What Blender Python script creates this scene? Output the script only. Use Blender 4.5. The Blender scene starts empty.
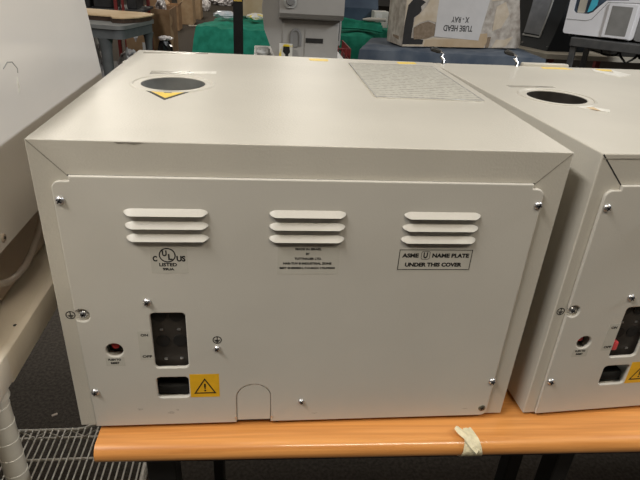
import bpy, bmesh, math, random
from mathutils import Vector, Matrix, noise

random.seed(7)
S = bpy.context.scene
COL = S.collection
Z0 = 0.743                      # height of the sterilizers' base above the floor

# ------------------------------------------------------------------ camera
cam_d = bpy.data.cameras.new('camera')
cam_d.sensor_width = 36.0
cam_d.lens = 541.7 / 640 * 36
cam_d.clip_start = 0.01
cam = bpy.data.objects.new('camera', cam_d)
cam.location = (0.2064, -0.4817, 0.4969 + Z0)
cam.rotation_euler = (1.0911, -0.0562, -0.0935)
COL.objects.link(cam)
S.camera = cam

# ------------------------------------------------------------------ world
w = bpy.data.worlds.new('world')
S.world = w
w.use_nodes = True
w.node_tree.nodes['Background'].inputs[0].default_value = (0.95, 0.97, 1.0, 1)
w.node_tree.nodes['Background'].inputs[1].default_value = 0.02

# ------------------------------------------------------------------ lights (ceiling fluorescents of the hall and two added fills)
def area(name, loc, sx, sy, power, col=(1, 0.93, 0.80), target=None):
    d = bpy.data.lights.new(name, 'AREA')
    d.shape = 'RECTANGLE'; d.size = sx; d.size_y = sy
    d.energy = power; d.color = col
    o = bpy.data.objects.new(name, d)
    o.location = loc
    if target is not None:
        o.rotation_euler = (Vector(target) - Vector(loc)).to_track_quat('-Z', 'Y').to_euler()
    COL.objects.link(o)
    return o

CEIL = 3.05
area('fluorescent_near', (-1.20, -0.85, CEIL - 0.03), 0.28, 1.2, 65, (1.0, 0.975, 0.925))
area('fluorescent_front', (0.85, -1.45, CEIL - 0.03), 1.2, 0.30, 29, (1, 0.90, 0.74))
area('fill_left', (-1.25, 2.5, CEIL - 0.03), 0.28, 1.2, 26, (1.0, 0.96, 0.9))  # added fill light, lifts the floor and the wire shelf
area('fill_desk', (0.2, 0.5, CEIL - 0.03), 0.30, 1.2, 4.5, (1, 0.92, 0.80))  # added weak fill that brightens the hoods from above
area('fluorescent_right', (3.3, 0.2, CEIL - 0.03), 0.30, 1.2, 135, (0.95, 0.98, 1.0))
for k, (lx, ly, lp) in enumerate([(2.8, 3.6, 24), (-1.2, 4.9, 20), (1.1, 5.2, 8), (-2.2, 7.8, 62), (0.8, 8.4, 60),
                              (-1.4, 11.2, 70), (1.6, 11.7, 50), (-1.6, 14.4, 70)]):
    area('fluorescent_hall', (lx, ly, CEIL - 0.03), 0.30, 1.2, lp * 0.7, (1, 0.93, 0.82))

S.view_settings.view_transform = 'Standard'
S.view_settings.look = 'None'
S.view_settings.exposure = 0.0
S.view_settings.gamma = 1.0
S.view_settings.use_curve_mapping = False

# ------------------------------------------------------------------ materials
def mat(name, col, rough=0.5, metal=0.0, var=0.0, vscale=40.0, bump=0.0, bscale=300.0, spec=0.5, coat=0.0,
        col2=None, alpha=1.0, trans=0.0, vstretch=(1, 1, 1), detail=4.0, contrast=None):
    m = bpy.data.materials.new(name)
    m.use_nodes = True
    nt = m.node_tree
    b = nt.nodes['Principled BSDF']
    b.inputs['Base Color'].default_value = (*col, 1)
    b.inputs['Roughness'].default_value = rough
    b.inputs['Metallic'].default_value = metal
    b.inputs['Specular IOR Level'].default_value = spec
    b.inputs['Coat Weight'].default_value = coat
    b.inputs['Coat Roughness'].default_value = 0.12
    b.inputs['Alpha'].default_value = alpha
    b.inputs['Transmission Weight'].default_value = trans
    tc = nt.nodes.new('ShaderNodeTexCoord')
    if var > 0 or col2 is not None:
        mp = nt.nodes.new('ShaderNodeMapping')
        mp.inputs['Scale'].default_value = vstretch
        nz = nt.nodes.new('ShaderNodeTexNoise')
        nz.inputs['Scale'].default_value = vscale
        nz.inputs['Detail'].default_value = detail
        nt.links.new(tc.outputs['Object'], mp.inputs['Vector'])
        nt.links.new(mp.outputs['Vector'], nz.inputs['Vector'])
        r = nt.nodes.new('ShaderNodeValToRGB')
        lo, hi = contrast if contrast else (0.35, 0.65)
        r.color_ramp.elements[0].position = lo
        r.color_ramp.elements[1].position = hi
        if col2 is None:
            c1 = tuple(c * (1 - var) for c in col)
            c2 = tuple(min(1, c * (1 + var)) for c in col)
        else:
            c1, c2 = col, col2
        r.color_ramp.elements[0].color = (*c1, 1)
        r.color_ramp.elements[1].color = (*c2, 1)
        nt.links.new(nz.outputs['Fac'], r.inputs['Fac'])
        nt.links.new(r.outputs['Color'], b.inputs['Base Color'])
    if bump > 0:
        n2 = nt.nodes.new('ShaderNodeTexNoise')
        n2.inputs['Scale'].default_value = bscale
        n2.inputs['Detail'].default_value = 3
        bp = nt.nodes.new('ShaderNodeBump')
        bp.inputs['Strength'].default_value = bump
        bp.inputs['Distance'].default_value = 0.002
        nt.links.new(tc.outputs['Object'], n2.inputs['Vector'])
        nt.links.new(n2.outputs['Fac'], bp.inputs['Height'])
        nt.links.new(bp.outputs['Normal'], b.inputs['Normal'])
    return m

M = {}
M['cream'] = mat('cream_paint', (0.56, 0.525, 0.455), 0.36, var=0.03, vscale=9, bump=0.16, bscale=420)
M['panel'] = mat('panel_paint', (0.59, 0.56, 0.50), 0.45, var=0.03, vscale=7, bump=0.06, bscale=420)
M['smudge'] = mat('grey_smudge', (0.40, 0.37, 0.33), 0.6, col2=(0.55, 0.52, 0.46), vscale=500)
M['dark'] = mat('dark_interior', (0.012, 0.011, 0.010), 0.6, var=0.2, vscale=60)
M['seam'] = mat('seam_shadow_gap', (0.03, 0.028, 0.025), 0.8, var=0.2, vscale=60)
M['softseam'] = mat('filled_seam', (0.26, 0.24, 0.20), 0.7, var=0.2, vscale=60)
M['ink'] = mat('black_ink', (0.010, 0.010, 0.010), 0.5, var=0.2, vscale=90)
M['chrome'] = mat('chrome_steel', (0.68, 0.68, 0.69), 0.36, 1.0, var=0.06, vscale=200)
M['latch'] = mat('bright_steel', (0.45, 0.45, 0.46), 0.25, 1.0, var=0.3, vscale=300)
M['drive'] = mat('screw_recess', (0.03, 0.03, 0.035), 0.5, 0.4, var=0.2, vscale=200)
M['dullsteel'] = mat('dull_green_zinc', (0.20, 0.20, 0.15), 0.5, 0.6, var=0.25, vscale=500)
M['sticker'] = mat('clear_sticker', (0.56, 0.535, 0.47), 0.25, var=0.03, vscale=60)
M['yellow'] = mat('yellow_sticker', (0.86, 0.48, 0.02), 0.4, var=0.05, vscale=80)
M['triyellow'] = mat('mustard_sticker', (0.78, 0.54, 0.06), 0.4, var=0.05, vscale=80)
M['palyellow'] = mat('yellow_tape', (0.84, 0.55, 0.06), 0.45, col2=(0.82, 0.64, 0.20), vscale=160)
M['red'] = mat('red_plastic', (0.62, 0.03, 0.03), 0.35, var=0.1, vscale=100)
M['brightred'] = mat('coral_red_plastic', (0.85, 0.10, 0.11), 0.35, var=0.1, vscale=100)
M['switch'] = mat('brown_black_plastic', (0.040, 0.034, 0.029), 0.38, var=0.15, vscale=80)
M['black'] = mat('black_plastic', (0.018, 0.017, 0.016), 0.42, var=0.25, vscale=80)
M['wellgrey'] = mat('dark_grey_well', (0.17, 0.17, 0.16), 0.45, var=0.35, vscale=18)
M['residue'] = mat('tape_residue', (0.52, 0.48, 0.41), 0.25, col2=(0.30, 0.28, 0.24), vscale=220, vstretch=(0.4, 1, 1))
M['cleartape'] = mat('clear_tape', (0.70, 0.67, 0.60), 0.34, col2=(0.85, 0.82, 0.75), vscale=150)
M['white'] = mat('white_enamel', (0.70, 0.69, 0.66), 0.35, var=0.03, vscale=10)
M['paleblue'] = mat('pale_grey_enamel', (0.82, 0.77, 0.71), 0.16, var=0.02, vscale=4, bump=0.03, bscale=60)
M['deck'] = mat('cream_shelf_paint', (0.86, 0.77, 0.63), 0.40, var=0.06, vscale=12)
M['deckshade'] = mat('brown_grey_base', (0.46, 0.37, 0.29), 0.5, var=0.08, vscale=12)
M['hose'] = mat('cloudy_hose', (0.55, 0.47, 0.40), 0.25, var=0.08, vscale=60)
M['post'] = mat('white_post_enamel', (0.66, 0.62, 0.53), 0.3, var=0.05, vscale=30)
M['groove'] = mat('post_groove', (0.80, 0.77, 0.68), 0.3, var=0.05, vscale=30)
M['wire'] = mat('wire_zinc', (0.78, 0.73, 0.64), 0.4, 0.0, var=0.10, vscale=90)
M['frame'] = mat('black_desk_frame', (0.010, 0.010, 0.010), 0.45, var=0.2, vscale=40)
M['carpet'] = mat('dark_carpet', (0.042, 0.036, 0.029), 0.95, col2=(0.074, 0.062, 0.051), vscale=110, bump=0.7, bscale=260, spec=0.1, detail=6)
M['ceiling'] = mat('ceiling_tile', (0.26, 0.25, 0.24), 0.9, var=0.04, vscale=3)
M['wall'] = mat('wall_paint', (0.22, 0.21, 0.20), 0.9, var=0.04, vscale=2)
M['tape'] = mat('masking_tape', (0.74, 0.66, 0.44), 0.55, var=0.12, vscale=90, bump=0.4, bscale=200)
M['greytable'] = mat('grey_plastic', (0.135, 0.145, 0.150), 0.55, var=0.10, vscale=20)
M['toprim'] = mat('lighter_grey_plastic', (0.22, 0.225, 0.22), 0.5, var=0.10, vscale=20)  # lighter grey than the apron and legs
M['paleplastic'] = mat('pale_grey_plastic', (0.40, 0.40, 0.385), 0.5, var=0.06, vscale=20)
M['ply'] = mat('plywood', (0.58, 0.41, 0.23), 0.55, col2=(0.68, 0.52, 0.32), vscale=14, vstretch=(0.3, 4, 1))
M['plyedge'] = mat('shaded_board_edge', (0.075, 0.045, 0.030), 0.7, var=0.2, vscale=30)  # shadow along the board's thick edge, put into the colour
M['rackred'] = mat('red_rack_paint', (0.23, 0.030, 0.028), 0.45, var=0.15, vscale=30)
M['card'] = mat('cardboard', (0.28, 0.165, 0.085), 0.8, col2=(0.37, 0.235, 0.13), vscale=12)
M['cardlight'] = mat('light_cardboard', (0.42, 0.28, 0.16), 0.8, col2=(0.50, 0.36, 0.22), vscale=12)
M['bagwhite'] = mat('white_plastic_bag', (0.86, 0.82, 0.82), 0.35, col2=(0.16, 0.14, 0.14), vscale=15, contrast=(0.50, 0.62))  # dark noise imitates shaded gaps between the crumples
M['bagblack'] = mat('black_plastic_bag', (0.012, 0.012, 0.013), 0.22, var=0.2, vscale=20)
M['bin'] = mat('dark_bin_plastic', (0.030, 0.029, 0.030), 0.5, var=0.25, vscale=20)
M['green'] = mat('green_cloth', (0.012, 0.19, 0.12), 0.75, col2=(0.022, 0.27, 0.18), vscale=22, spec=0.2)
M['bluecloth'] = mat('slate_blue_cloth', (0.065, 0.085, 0.118), 0.75, col2=(0.125, 0.145, 0.175), vscale=9, spec=0.2)
M['unit'] = mat('grey_unit_plastic', (0.34, 0.325, 0.305), 0.45, var=0.04, vscale=10)
M['unitdark'] = mat('dark_unit_plastic', (0.20, 0.195, 0.19), 0.5, var=0.05, vscale=10)
M['navy'] = mat('navy_plastic', (0.028, 0.045, 0.075), 0.35, col2=(0.05, 0.075, 0.11), vscale=6)
M['offwhite'] = mat('off_white_card', (0.62, 0.60, 0.54), 0.55, var=0.05, vscale=20)
M['paper'] = mat('note_paper', (0.60, 0.575, 0.56), 0.6, var=0.04, vscale=9)
M['kraft'] = mat('kraft_carton', (0.45, 0.32, 0.19), 0.8, col2=(0.52, 0.40, 0.27), vscale=8)
M['torn'] = mat('torn_wrapping', (0.34, 0.29, 0.245), 0.5, col2=(0.56, 0.51, 0.45), vscale=24, bump=1.0, bscale=38)
M['tornpale'] = mat('pale_torn_paper', (0.62, 0.53, 0.42), 0.6, col2=(0.52, 0.42, 0.30), vscale=16, bump=0.6, bscale=40)
M['darkprint'] = mat('dark_hole', (0.018, 0.016, 0.015), 0.7, var=0.2, vscale=20)
M['brownpatch'] = mat('brown_torn_layer', (0.20, 0.145, 0.095), 0.9, col2=(0.27, 0.20, 0.14), vscale=60)
M['cabblack'] = mat('black_cabinet', (0.018, 0.021, 0.024), 0.30, var=0.12, vscale=8)
M['glossgrey'] = mat('tinted_window', (0.32, 0.325, 0.34), 0.15, col2=(0.20, 0.205, 0.22), vscale=8)
M['devwhite'] = mat('device_white', (0.78, 0.77, 0.79), 0.35, var=0.03, vscale=8)
M['screen'] = mat('grey_screen', (0.215, 0.21, 0.20), 0.15, col2=(0.26, 0.255, 0.245), vscale=12)
M['cyan'] = mat('cyan_plastic', (0.06, 0.42, 0.55), 0.35, var=0.1, vscale=20)
M['trestle'] = mat('dark_grey_table', (0.055, 0.055, 0.055), 0.5, col2=(0.085, 0.083, 0.08), vscale=20)
M['beige'] = mat('beige_edge', (0.44, 0.40, 0.33), 0.5, var=0.05, vscale=20)
M['packet'] = mat('yellow_white_packet', (0.80, 0.60, 0.03), 0.35, col2=(0.72, 0.70, 0.66), vscale=22, contrast=(0.42, 0.50))
M['packetblue'] = mat('pale_blue_packet', (0.50, 0.58, 0.66), 0.3, col2=(0.70, 0.70, 0.72), vscale=30)

def wood_mat():
    m = bpy.data.materials.new('orange_wood_laminate')
    m.use_nodes = True
    nt = m.node_tree; b = nt.nodes['Principled BSDF']
    tc = nt.nodes.new('ShaderNodeTexCoord')
    mp = nt.nodes.new('ShaderNodeMapping'); mp.inputs['Scale'].default_value = (3.0, 95, 95)
    nz = nt.nodes.new('ShaderNodeTexNoise'); nz.inputs['Scale'].default_value = 1.6; nz.inputs['Detail'].default_value = 5; nz.inputs['Distortion'].default_value = 0.6
    r = nt.nodes.new('ShaderNodeValToRGB')
    r.color_ramp.elements[0].position = 0.30; r.color_ramp.elements[0].color = (0.57, 0.225, 0.055, 1)
    r.color_ramp.elements[1].position = 0.70; r.color_ramp.elements[1].color = (0.80, 0.355, 0.10, 1)
    nt.links.new(tc.outputs['Object'], mp.inputs['Vector']); nt.links.new(mp.outputs['Vector'], nz.inputs['Vector'])
    nt.links.new(nz.outputs['Fac'], r.inputs['Fac']); nt.links.new(r.outputs['Color'], b.inputs['Base Color'])
    b.inputs['Roughness'].default_value = 0.34
    b.inputs['Coat Weight'].default_value = 0.7
    b.inputs['Coat Roughness'].default_value = 0.10
    return m
M['wood'] = wood_mat()

def plate_mat():
    # printed instruction plate: rows of tiny unreadable text lines
    m = bpy.data.materials.new('printed_plate')
    m.use_nodes = True
    nt = m.node_tree; b = nt.nodes['Principled BSDF']
    tc = nt.nodes.new('ShaderNodeTexCoord')
    sx = nt.nodes.new('ShaderNodeSeparateXYZ'); nt.links.new(tc.outputs['Object'], sx.inputs[0])
    wv = nt.nodes.new('ShaderNodeMath'); wv.operation = 'MULTIPLY'; wv.inputs[1].default_value = 2 * math.pi / 0.0115
    nt.links.new(sx.outputs['Y'], wv.inputs[0])
    sn = nt.nodes.new('ShaderNodeMath'); sn.operation = 'SINE'; nt.links.new(wv.outputs[0], sn.inputs[0])
    mp = nt.nodes.new('ShaderNodeMapping'); mp.inputs['Scale'].default_value = (210, 90, 1)
    nt.links.new(tc.outputs['Object'], mp.inputs['Vector'])
    nz = nt.nodes.new('ShaderNodeTexNoise'); nz.inputs['Scale'].default_value = 1.0; nz.inputs['Detail'].default_value = 2
    nt.links.new(mp.outputs['Vector'], nz.inputs['Vector'])
    gt = nt.nodes.new('ShaderNodeMath'); gt.operation = 'GREATER_THAN'; gt.inputs[1].default_value = 0.0
    nt.links.new(sn.outputs[0], gt.inputs[0])
    mu = nt.nodes.new('ShaderNodeMath'); mu.operation = 'MULTIPLY'
    nt.links.new(gt.outputs[0], mu.inputs[0]); nt.links.new(nz.outputs['Fac'], mu.inputs[1])
    r = nt.nodes.new('ShaderNodeValToRGB')
    r.color_ramp.elements[0].position = 0.3; r.color_ramp.elements[0].color = (0.66, 0.63, 0.55, 1)
    r.color_ramp.elements[1].position = 0.62; r.color_ramp.elements[1].color = (0.44, 0.42, 0.37, 1)
    nt.links.new(mu.outputs[0], r.inputs['Fac']); nt.links.new(r.outputs['Color'], b.inputs['Base Color'])
    b.inputs['Roughness'].default_value = 0.20
    return m
M['plate'] = plate_mat()

# ------------------------------------------------------------------ helpers
def tag(o, label, cat, group=None, kind=None):
    if label: o['label'] = label
    if cat: o['category'] = cat
    if group: o['group'] = group
    if kind: o['kind'] = kind
    return o

def thing(name, label, cat, loc=(0, 0, 0), rz=0.0, group=None):
    o = bpy.data.objects.new(name, None)
    COL.objects.link(o)
    o.empty_display_size = 0.05
    o.location = loc; o.rotation_euler = (0, 0, rz)
    return tag(o, label, cat, group)

def finish(bm, smooth=35):
    bmesh.ops.remove_doubles(bm, verts=bm.verts, dist=1e-6)
    bmesh.ops.recalc_face_normals(bm, faces=bm.faces)
    lim = math.radians(smooth)
    for f in bm.faces: f.smooth = True
    areas = [f.calc_area() for f in bm.faces]
    big = [f for f, a in zip(bm.faces, areas) if a > 0.06 * max(areas)]
    if len(big) <= 12:
        for f in big: f.smooth = False
    for e in bm.edges:
        e.smooth = (len(e.link_faces) == 2 and e.calc_face_angle(0) < lim)

def obj(name, bm, m, parent=None, label=None, smooth=35, doubles=True):
    finish(bm, smooth)
    me = bpy.data.meshes.new(name)
    bm.to_mesh(me); bm.free()
    ms = m if isinstance(m, (list, tuple)) else [m]
    for x in ms: me.materials.append(x)
    o = bpy.data.objects.new(name, me)
    COL.objects.link(o)
    if parent is not None: o.parent = parent
    if label: o['label'] = label
    return o

def box(bm, x0, x1, y0, y1, z0, z1, bev=0.0, seg=2, M4=None, mi=0):
    r = bmesh.ops.create_cube(bm, size=1.0)
    vs = r['verts']
    for v in vs:
        v.co = Vector(((x0 + x1) / 2 + v.co.x * (x1 - x0), (y0 + y1) / 2 + v.co.y * (y1 - y0), (z0 + z1) / 2 + v.co.z * (z1 - z0)))
    fs = set(f for v in vs for f in v.link_faces)
    for f in fs: f.material_index = mi
    if bev > 0:
        es = set(e for v in vs for e in v.link_edges)
        r2 = bmesh.ops.bevel(bm, geom=list(es), offset=bev, segments=seg, affect='EDGES', profile=0.5)
        vs = list(set(list(r2['verts']) + [v for v in vs if v.is_valid]))
    if M4 is not None: bmesh.ops.transform(bm, matrix=M4, verts=[v for v in vs if v.is_valid])
    return vs

def frame_from(d):
    d = Vector(d).normalized()
    a = Vector((0, 0, 1)) if abs(d.z) < 0.9 else Vector((1, 0, 0))
    u = d.cross(a).normalized(); v = d.cross(u).normalized()
    return u, v

def tube(bm, pts, r, n=10, caps=True, mi=0):
    pts = [Vector(p) for p in pts]
    rs = r if isinstance(r, (list, tuple)) else [r] * len(pts)
    rings = []
    pu = None
    for i, p in enumerate(pts):
        d = (pts[min(i + 1, len(pts) - 1)] - pts[max(i - 1, 0)])
        u, v = frame_from(d)
        if pu is not None:
            dd = d.normalized()
            u = (pu - dd * pu.dot(dd)).normalized(); v = dd.cross(u).normalized()
        pu = u
        rings.append([bm.verts.new(p + (u * math.cos(2 * math.pi * k / n) + v * math.sin(2 * math.pi * k / n)) * rs[i]) for k in range(n)])
    for a, b in zip(rings, rings[1:]):
        for k in range(n):
            f = bm.faces.new((a[k], a[(k + 1) % n], b[(k + 1) % n], b[k])); f.material_index = mi
    if caps:
        bm.faces.new(rings[0]).material_index = mi
        bm.faces.new(rings[-1]).material_index = mi

def cyl(bm, p, axis, r, h, n=24, r2=None, mi=0):
    a = Vector(axis).normalized()
    tube(bm, [Vector(p), Vector(p) + a * h], [r, r if r2 is None else r2], n, True, mi)

def prism(bm, pts, a0, a1, plane='xy', mi=0):
    """extrude a closed 2-D outline; plane names the two axes of the outline, a0/a1 run along the third"""
    def P(u, v, a):
        return {'xy': (u, v, a), 'xz': (u, a, v), 'yz': (a, u, v)}[plane]
    A = [bm.verts.new(P(u, v, a0)) for u, v in pts]
    B = [bm.verts.new(P(u, v, a1)) for u, v in pts]
    n = len(pts)
    bm.faces.new(A).material_index = mi
    bm.faces.new(B[::-1]).material_index = mi
    for i in range(n):
        bm.faces.new((A[i], A[(i + 1) % n], B[(i + 1) % n], B[i])).material_index = mi

def rrect(x0, x1, z0, z1, r, n=6):
    pts = []
    for cx, cz, a in ((x1 - r, z1 - r, 0), (x0 + r, z1 - r, 90), (x0 + r, z0 + r, 180), (x1 - r, z0 + r, 270)):
        for k in range(n + 1):
            t = math.radians(a + 90 * k / n)
            pts.append((cx + r * math.cos(t), cz + r * math.sin(t)))
    return pts

def circ(cx, cz, r, n=40, sx=1.0):
    return [(cx + r * sx * math.cos(2 * math.pi * k / n), cz + r * math.sin(2 * math.pi * k / n)) for k in range(n)]

def eval_mesh(o):
    dg = bpy.context.evaluated_depsgraph_get()
    dg.update()
    me = bpy.data.meshes.new_from_object(o.evaluated_get(dg))
    return me

def sheet(name, loops, half, m, parent, y=0.0, label=None, horizontal=False, bev=0.0):
    """flat plate with holes: filled poly curve. upright in the xz plane (or lying in xy when horizontal)"""
    cu = bpy.data.curves.new(name, 'CURVE')
    cu.dimensions = '2D'; cu.fill_mode = 'BOTH'; cu.extrude = half - bev; cu.bevel_depth = bev; cu.bevel_resolution = 2; cu.offset = -bev
    for L in loops:
        sp = cu.splines.new('POLY'); sp.points.add(len(L) - 1); sp.use_cyclic_u = True
        for p, q in zip(sp.points, L): p.co = (q[0], q[1], 0, 1)
    t = bpy.data.objects.new(name, cu); COL.objects.link(t)
    me = eval_mesh(t)
    bpy.data.objects.remove(t); bpy.data.curves.remove(cu)
    if not horizontal: me.transform(Matrix.Translation((0, y, 0)) @ Matrix.Rotation(math.radians(90), 4, 'X'))
    else: me.transform(Matrix.Translation((0, 0, y)))
    bm = bmesh.new(); bm.from_mesh(me); bpy.data.meshes.remove(me)
    o = obj(name, bm, m, parent, label)
    ax = 2 if horizontal else 1
    for f in o.data.polygons:
        if abs(f.normal[ax]) > 0.999: f.use_smooth = False
    return o

def text(name, s, m, parent, x0, x1, zb, zt, y, bold=0.0, rot=None, label=None):
    """lettering fitted into x0..x1 and zb..zt standing in the xz plane at depth y (front towards -y)"""
    cu = bpy.data.curves.new(name, 'FONT')
    cu.body = s; cu.size = 1.0; cu.extrude = 0.0; cu.offset = bold; cu.resolution_u = 3
    t = bpy.data.objects.new(name, cu); COL.objects.link(t)
    me = eval_mesh(t)
    bpy.data.objects.remove(t); bpy.data.curves.remove(cu)
    xs = [v.co.x for v in me.vertices]; ys = [v.co.y for v in me.vertices]
    ax, bx, ay, by = min(xs), max(xs), min(ys), max(ys)
    for v in me.vertices:
        u = (v.co.x - ax) / (bx - ax); q = (v.co.y - ay) / (by - ay)
        if rot == 180: u, q = 1 - u, 1 - q
        v.co = (x0 + (x1 - x0) * u, y, zb + (zt - zb) * q)
    bm = bmesh.new(); bm.from_mesh(me); bpy.data.meshes.remove(me)
    r = bmesh.ops.extrude_face_region(bm, geom=list(bm.faces))
    for v in [g for g in r['geom'] if isinstance(g, bmesh.types.BMVert)]: v.co.y -= 0.00012
    return obj(name, bm, m, parent, label)

def ring(name, loop_out, loop_in, half, m, parent, y):
    return sheet(name, [loop_out, loop_in], half, m, parent, y)

def crumple(name, m, parent, c, r, seed, amp=0.35, sub=3, freq=2.4, flat=None):
    bm = bmesh.new()
    bmesh.ops.create_icosphere(bm, subdivisions=sub, radius=1.0)
    for v in bm.verts:
        n = v.co.normalized()
        d = 1 + amp * noise.noise(n * freq + Vector((seed * 3.1, seed, -seed))) + amp * 0.5 * noise.noise(n * freq * 2.6 + Vector((seed, 2 * seed, 0)))
        v.co = Vector((n.x * r[0] * d, n.y * r[1] * d, n.z * r[2] * d))
        if flat is not None and v.co.z < -r[2] * flat: v.co.z = -r[2] * flat
    zmin = min(v.co.z for v in bm.verts)
    for v in bm.verts: v.co = v.co + Vector((c[0], c[1], c[2] - zmin))
    return obj(name, bm, m, parent, smooth=25)

# ================================================================== SETTING
def setting(name, m, x0, x1, y0, y1, z0, z1):
    bm = bmesh.new(); box(bm, x0, x1, y0, y1, z0, z1)
    return tag(obj(name, bm, m), None, None, kind='structure')

HX0, HX1, HY0, HY1 = -5.5, 7.0, -5.0, 18.0
setting('floor', M['carpet'], HX0, HX1, HY0, HY1, -0.10, 0.0)
setting('ceiling', M['ceiling'], HX0, HX1, HY0, HY1, CEIL, CEIL + 0.1)
setting('wall_left', M['wall'], HX0 - 0.1, HX0, HY0, HY1, -0.1, CEIL + 0.1)
setting('wall_right', M['wall'], HX1, HX1 + 0.1, HY0, HY1, -0.1, CEIL + 0.1)
setting('wall_back', M['wall'], HX0, HX1, HY1, HY1 + 0.1, -0.1, CEIL + 0.1)
setting('wall_front', M['wall'], HX0, HX1, HY0 - 0.1, HY0, -0.1, CEIL + 0.1)

# ================================================================== DESK
DT = -0.0055                      # desk top, relative to the sterilizers' base
desk = thing('desk', 'long orange wood desk with rounded front edge under the two cream sterilizers', 'desk', (0, 0, Z0), -0.0227)
def desk_top():
    bm = bmesh.new()
    X0, X1 = 0.0215, 1.95
    yb, yf = 0.60, -0.0335
    r = 0.0125; t = 0.026
    prof = [(yb, DT), (yb, DT - t)]
    for k in range(0, 13):
        a = math.radians(-90 - 180 * k / 12)
        prof.append((yf + r + r * math.cos(a) * 1.0, DT - t / 2 + (t / 2) * math.sin(a)))
    prism(bm, prof, X0, X1, 'yz')
    bm.normal_update()
    return obj('desktop', bm, M['wood'], desk, 'glossy orange wood laminate top with bullnose edge')
desk_top()
bm = bmesh.new()
box(bm, 0.06, 1.90, -0.012, 0.018, DT - 0.046, DT - 0.0262, 0.002)
obj('rail', bm, M['frame'], desk)
bm = bmesh.new()
box(bm, 0.06, 1.90, 0.50, 0.53, DT - 0.046, DT - 0.0262, 0.002)
obj('rail', bm, M['frame'], desk)
for (lx, ly, wd) in ((0.0815, 0.03, 0.036), (0.118, 0.307, 0.020), (0.650, 0.065, 0.026), (0.746, 0.317, 0.030), (1.80, 0.04, 0.036), (1.80, 0.31, 0.03)):
    bm = bmesh.new()
    box(bm, lx - wd / 2, lx + wd / 2, ly - 0.018, ly + 0.018, -Z0 + 0.001, DT - 0.0265, 0.003)
    obj('leg', bm, M['frame'], desk)

# masking tape folded over the desk edge
tp = thing('masking_tape', 'crumpled cream masking tape scrap folded over the front edge of the wooden desk', 'tape', (0.0115, 0.0134, Z0), -0.0227)
def tape_piece(name, pts_x, lift, seed):
    bm = bmesh.new()
    r, t, yf = 0.0125, 0.026, -0.0475
    path = []
    for s in range(15):
        k = s / 14
        if k < 0.3:
            path.append((-0.022 - 0.013 * k / 0.3, DT + lift, 0))
        else:
            a = math.radians(90 + 168 * (k - 0.3) / 0.7)
            path.append((yf + r + (r + lift) * math.cos(a), DT - t / 2 + (t / 2 + lift) * math.sin(a), 0))
    nx = 8
    g = []
    for i, (yy, zz, _) in enumerate(path):
        k = i / 14
        xa = pts_x[0] + (pts_x[2] - pts_x[0]) * k; xb = pts_x[1] + (pts_x[3] - pts_x[1]) * k
        row = []
        for j in range(nx + 1):
            u = j / nx
            n = 0.0011 * (0.5 + noise.noise(Vector((u * 5 + seed, k * 5, seed))))
            row.append(bm.verts.new((xa + (xb - xa) * u, yy - n * (0.3 + k) + 0.002 * noise.noise(Vector((u * 4, seed, 1))) * (1 if i == 0 else 0), zz + n)))
        g.append(row)
    for a, b in zip(g, g[1:]):
        for j in range(nx): bm.faces.new((a[j], a[j + 1], b[j + 1], b[j]))
    r_ = bmesh.ops.solidify(bm, geom=list(bm.faces), thickness=0.0004)
    return obj(name, bm, M['tape'], tp, smooth=25)
tape_piece('wrap', (0.4440, 0.4540, 0.4345, 0.4660), 0.0006, 1.0)
def tape_strip():
    bm = bmesh.new()
    A = [(0.4330, -0.0255, DT + 0.0060), (0.4375, -0.0315, DT + 0.0046), (0.4440, -0.0390, DT + 0.0030), (0.4510, -0.0472, DT - 0.004), (0.4560, -0.0500, DT - 0.010)]
    rows = []
    for i, p in enumerate(A):
        wdt = (0.0028, 0.0046, 0.0050, 0.0045, 0.003)[i]
        rows.append([bm.verts.new((p[0] - wdt, p[1] - 0.003, p[2] + 0.0006)), bm.verts.new((p[0], p[1], p[2] + 0.002)), bm.verts.new((p[0] + wdt, p[1] + 0.002, p[2]))])
    for a, b in zip(rows, rows[1:]):
        for j in range(2): bm.faces.new((a[j], a[j + 1], b[j + 1], b[j]))
    bmesh.ops.solidify(bm, geom=list(bm.faces), thickness=0.0006)
    return obj('loose_strip', bm, M['tape'], tp, 'loose torn tape strip peeling up')
tape_strip()

# ================================================================== STERILIZER
W, D, H = 0.51, 0.50, 0.343
PY = -0.0022                     # front face of the cover panel is 2 x this

def screw(parent, x, z, y, r=0.0044, m=None, flat=False, ang=20, pname='screw'):
    bm = bmesh.new()
    prof = [(0.0, 1.0), (0.35, 1.0), (0.8, 0.92), (1.35, 0.72), (1.75, 0.42), (1.95, 0.0)] if not flat else [(0.0, 1.0), (0.4, 0.95), (0.6, 0.7), (0.62, 0.0)]
    n = 20; rings = []
    for d, k in prof:
        if k == 0: rings.append([bm.verts.new((x, y - d * 0.0018, z))])
        else: rings.append([bm.verts.new((x + r * k * math.cos(2 * math.pi * i / n), y - d * 0.0018, z + r * k * math.sin(2 * math.pi * i / n))) for i in range(n)])
    for a, b in zip(rings, rings[1:]):
        for i in range(n):
            if len(b) == 1: bm.faces.new((a[i], a[(i + 1) % n], b[0]))
            else: bm.faces.new((a[i], a[(i + 1) % n], b[(i + 1) % n], b[i]))
    o = obj(pname, bm, m or M['chrome'], parent)
    bm = bmesh.new()
    yt = y - prof[-1][0] * 0.0018
    for k in range(2):
        Mx = Matrix.Translation((x, yt, z)) @ Matrix.Rotation(math.radians(ang + 90 * k), 4, 'Y')
        box(bm, -r * 0.58, r * 0.58, -0.0005, 0.0006, -r * 0.15, r * 0.15, M4=Mx)
    obj('cross_recess', bm, M['drive'], o)
    return o

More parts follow.
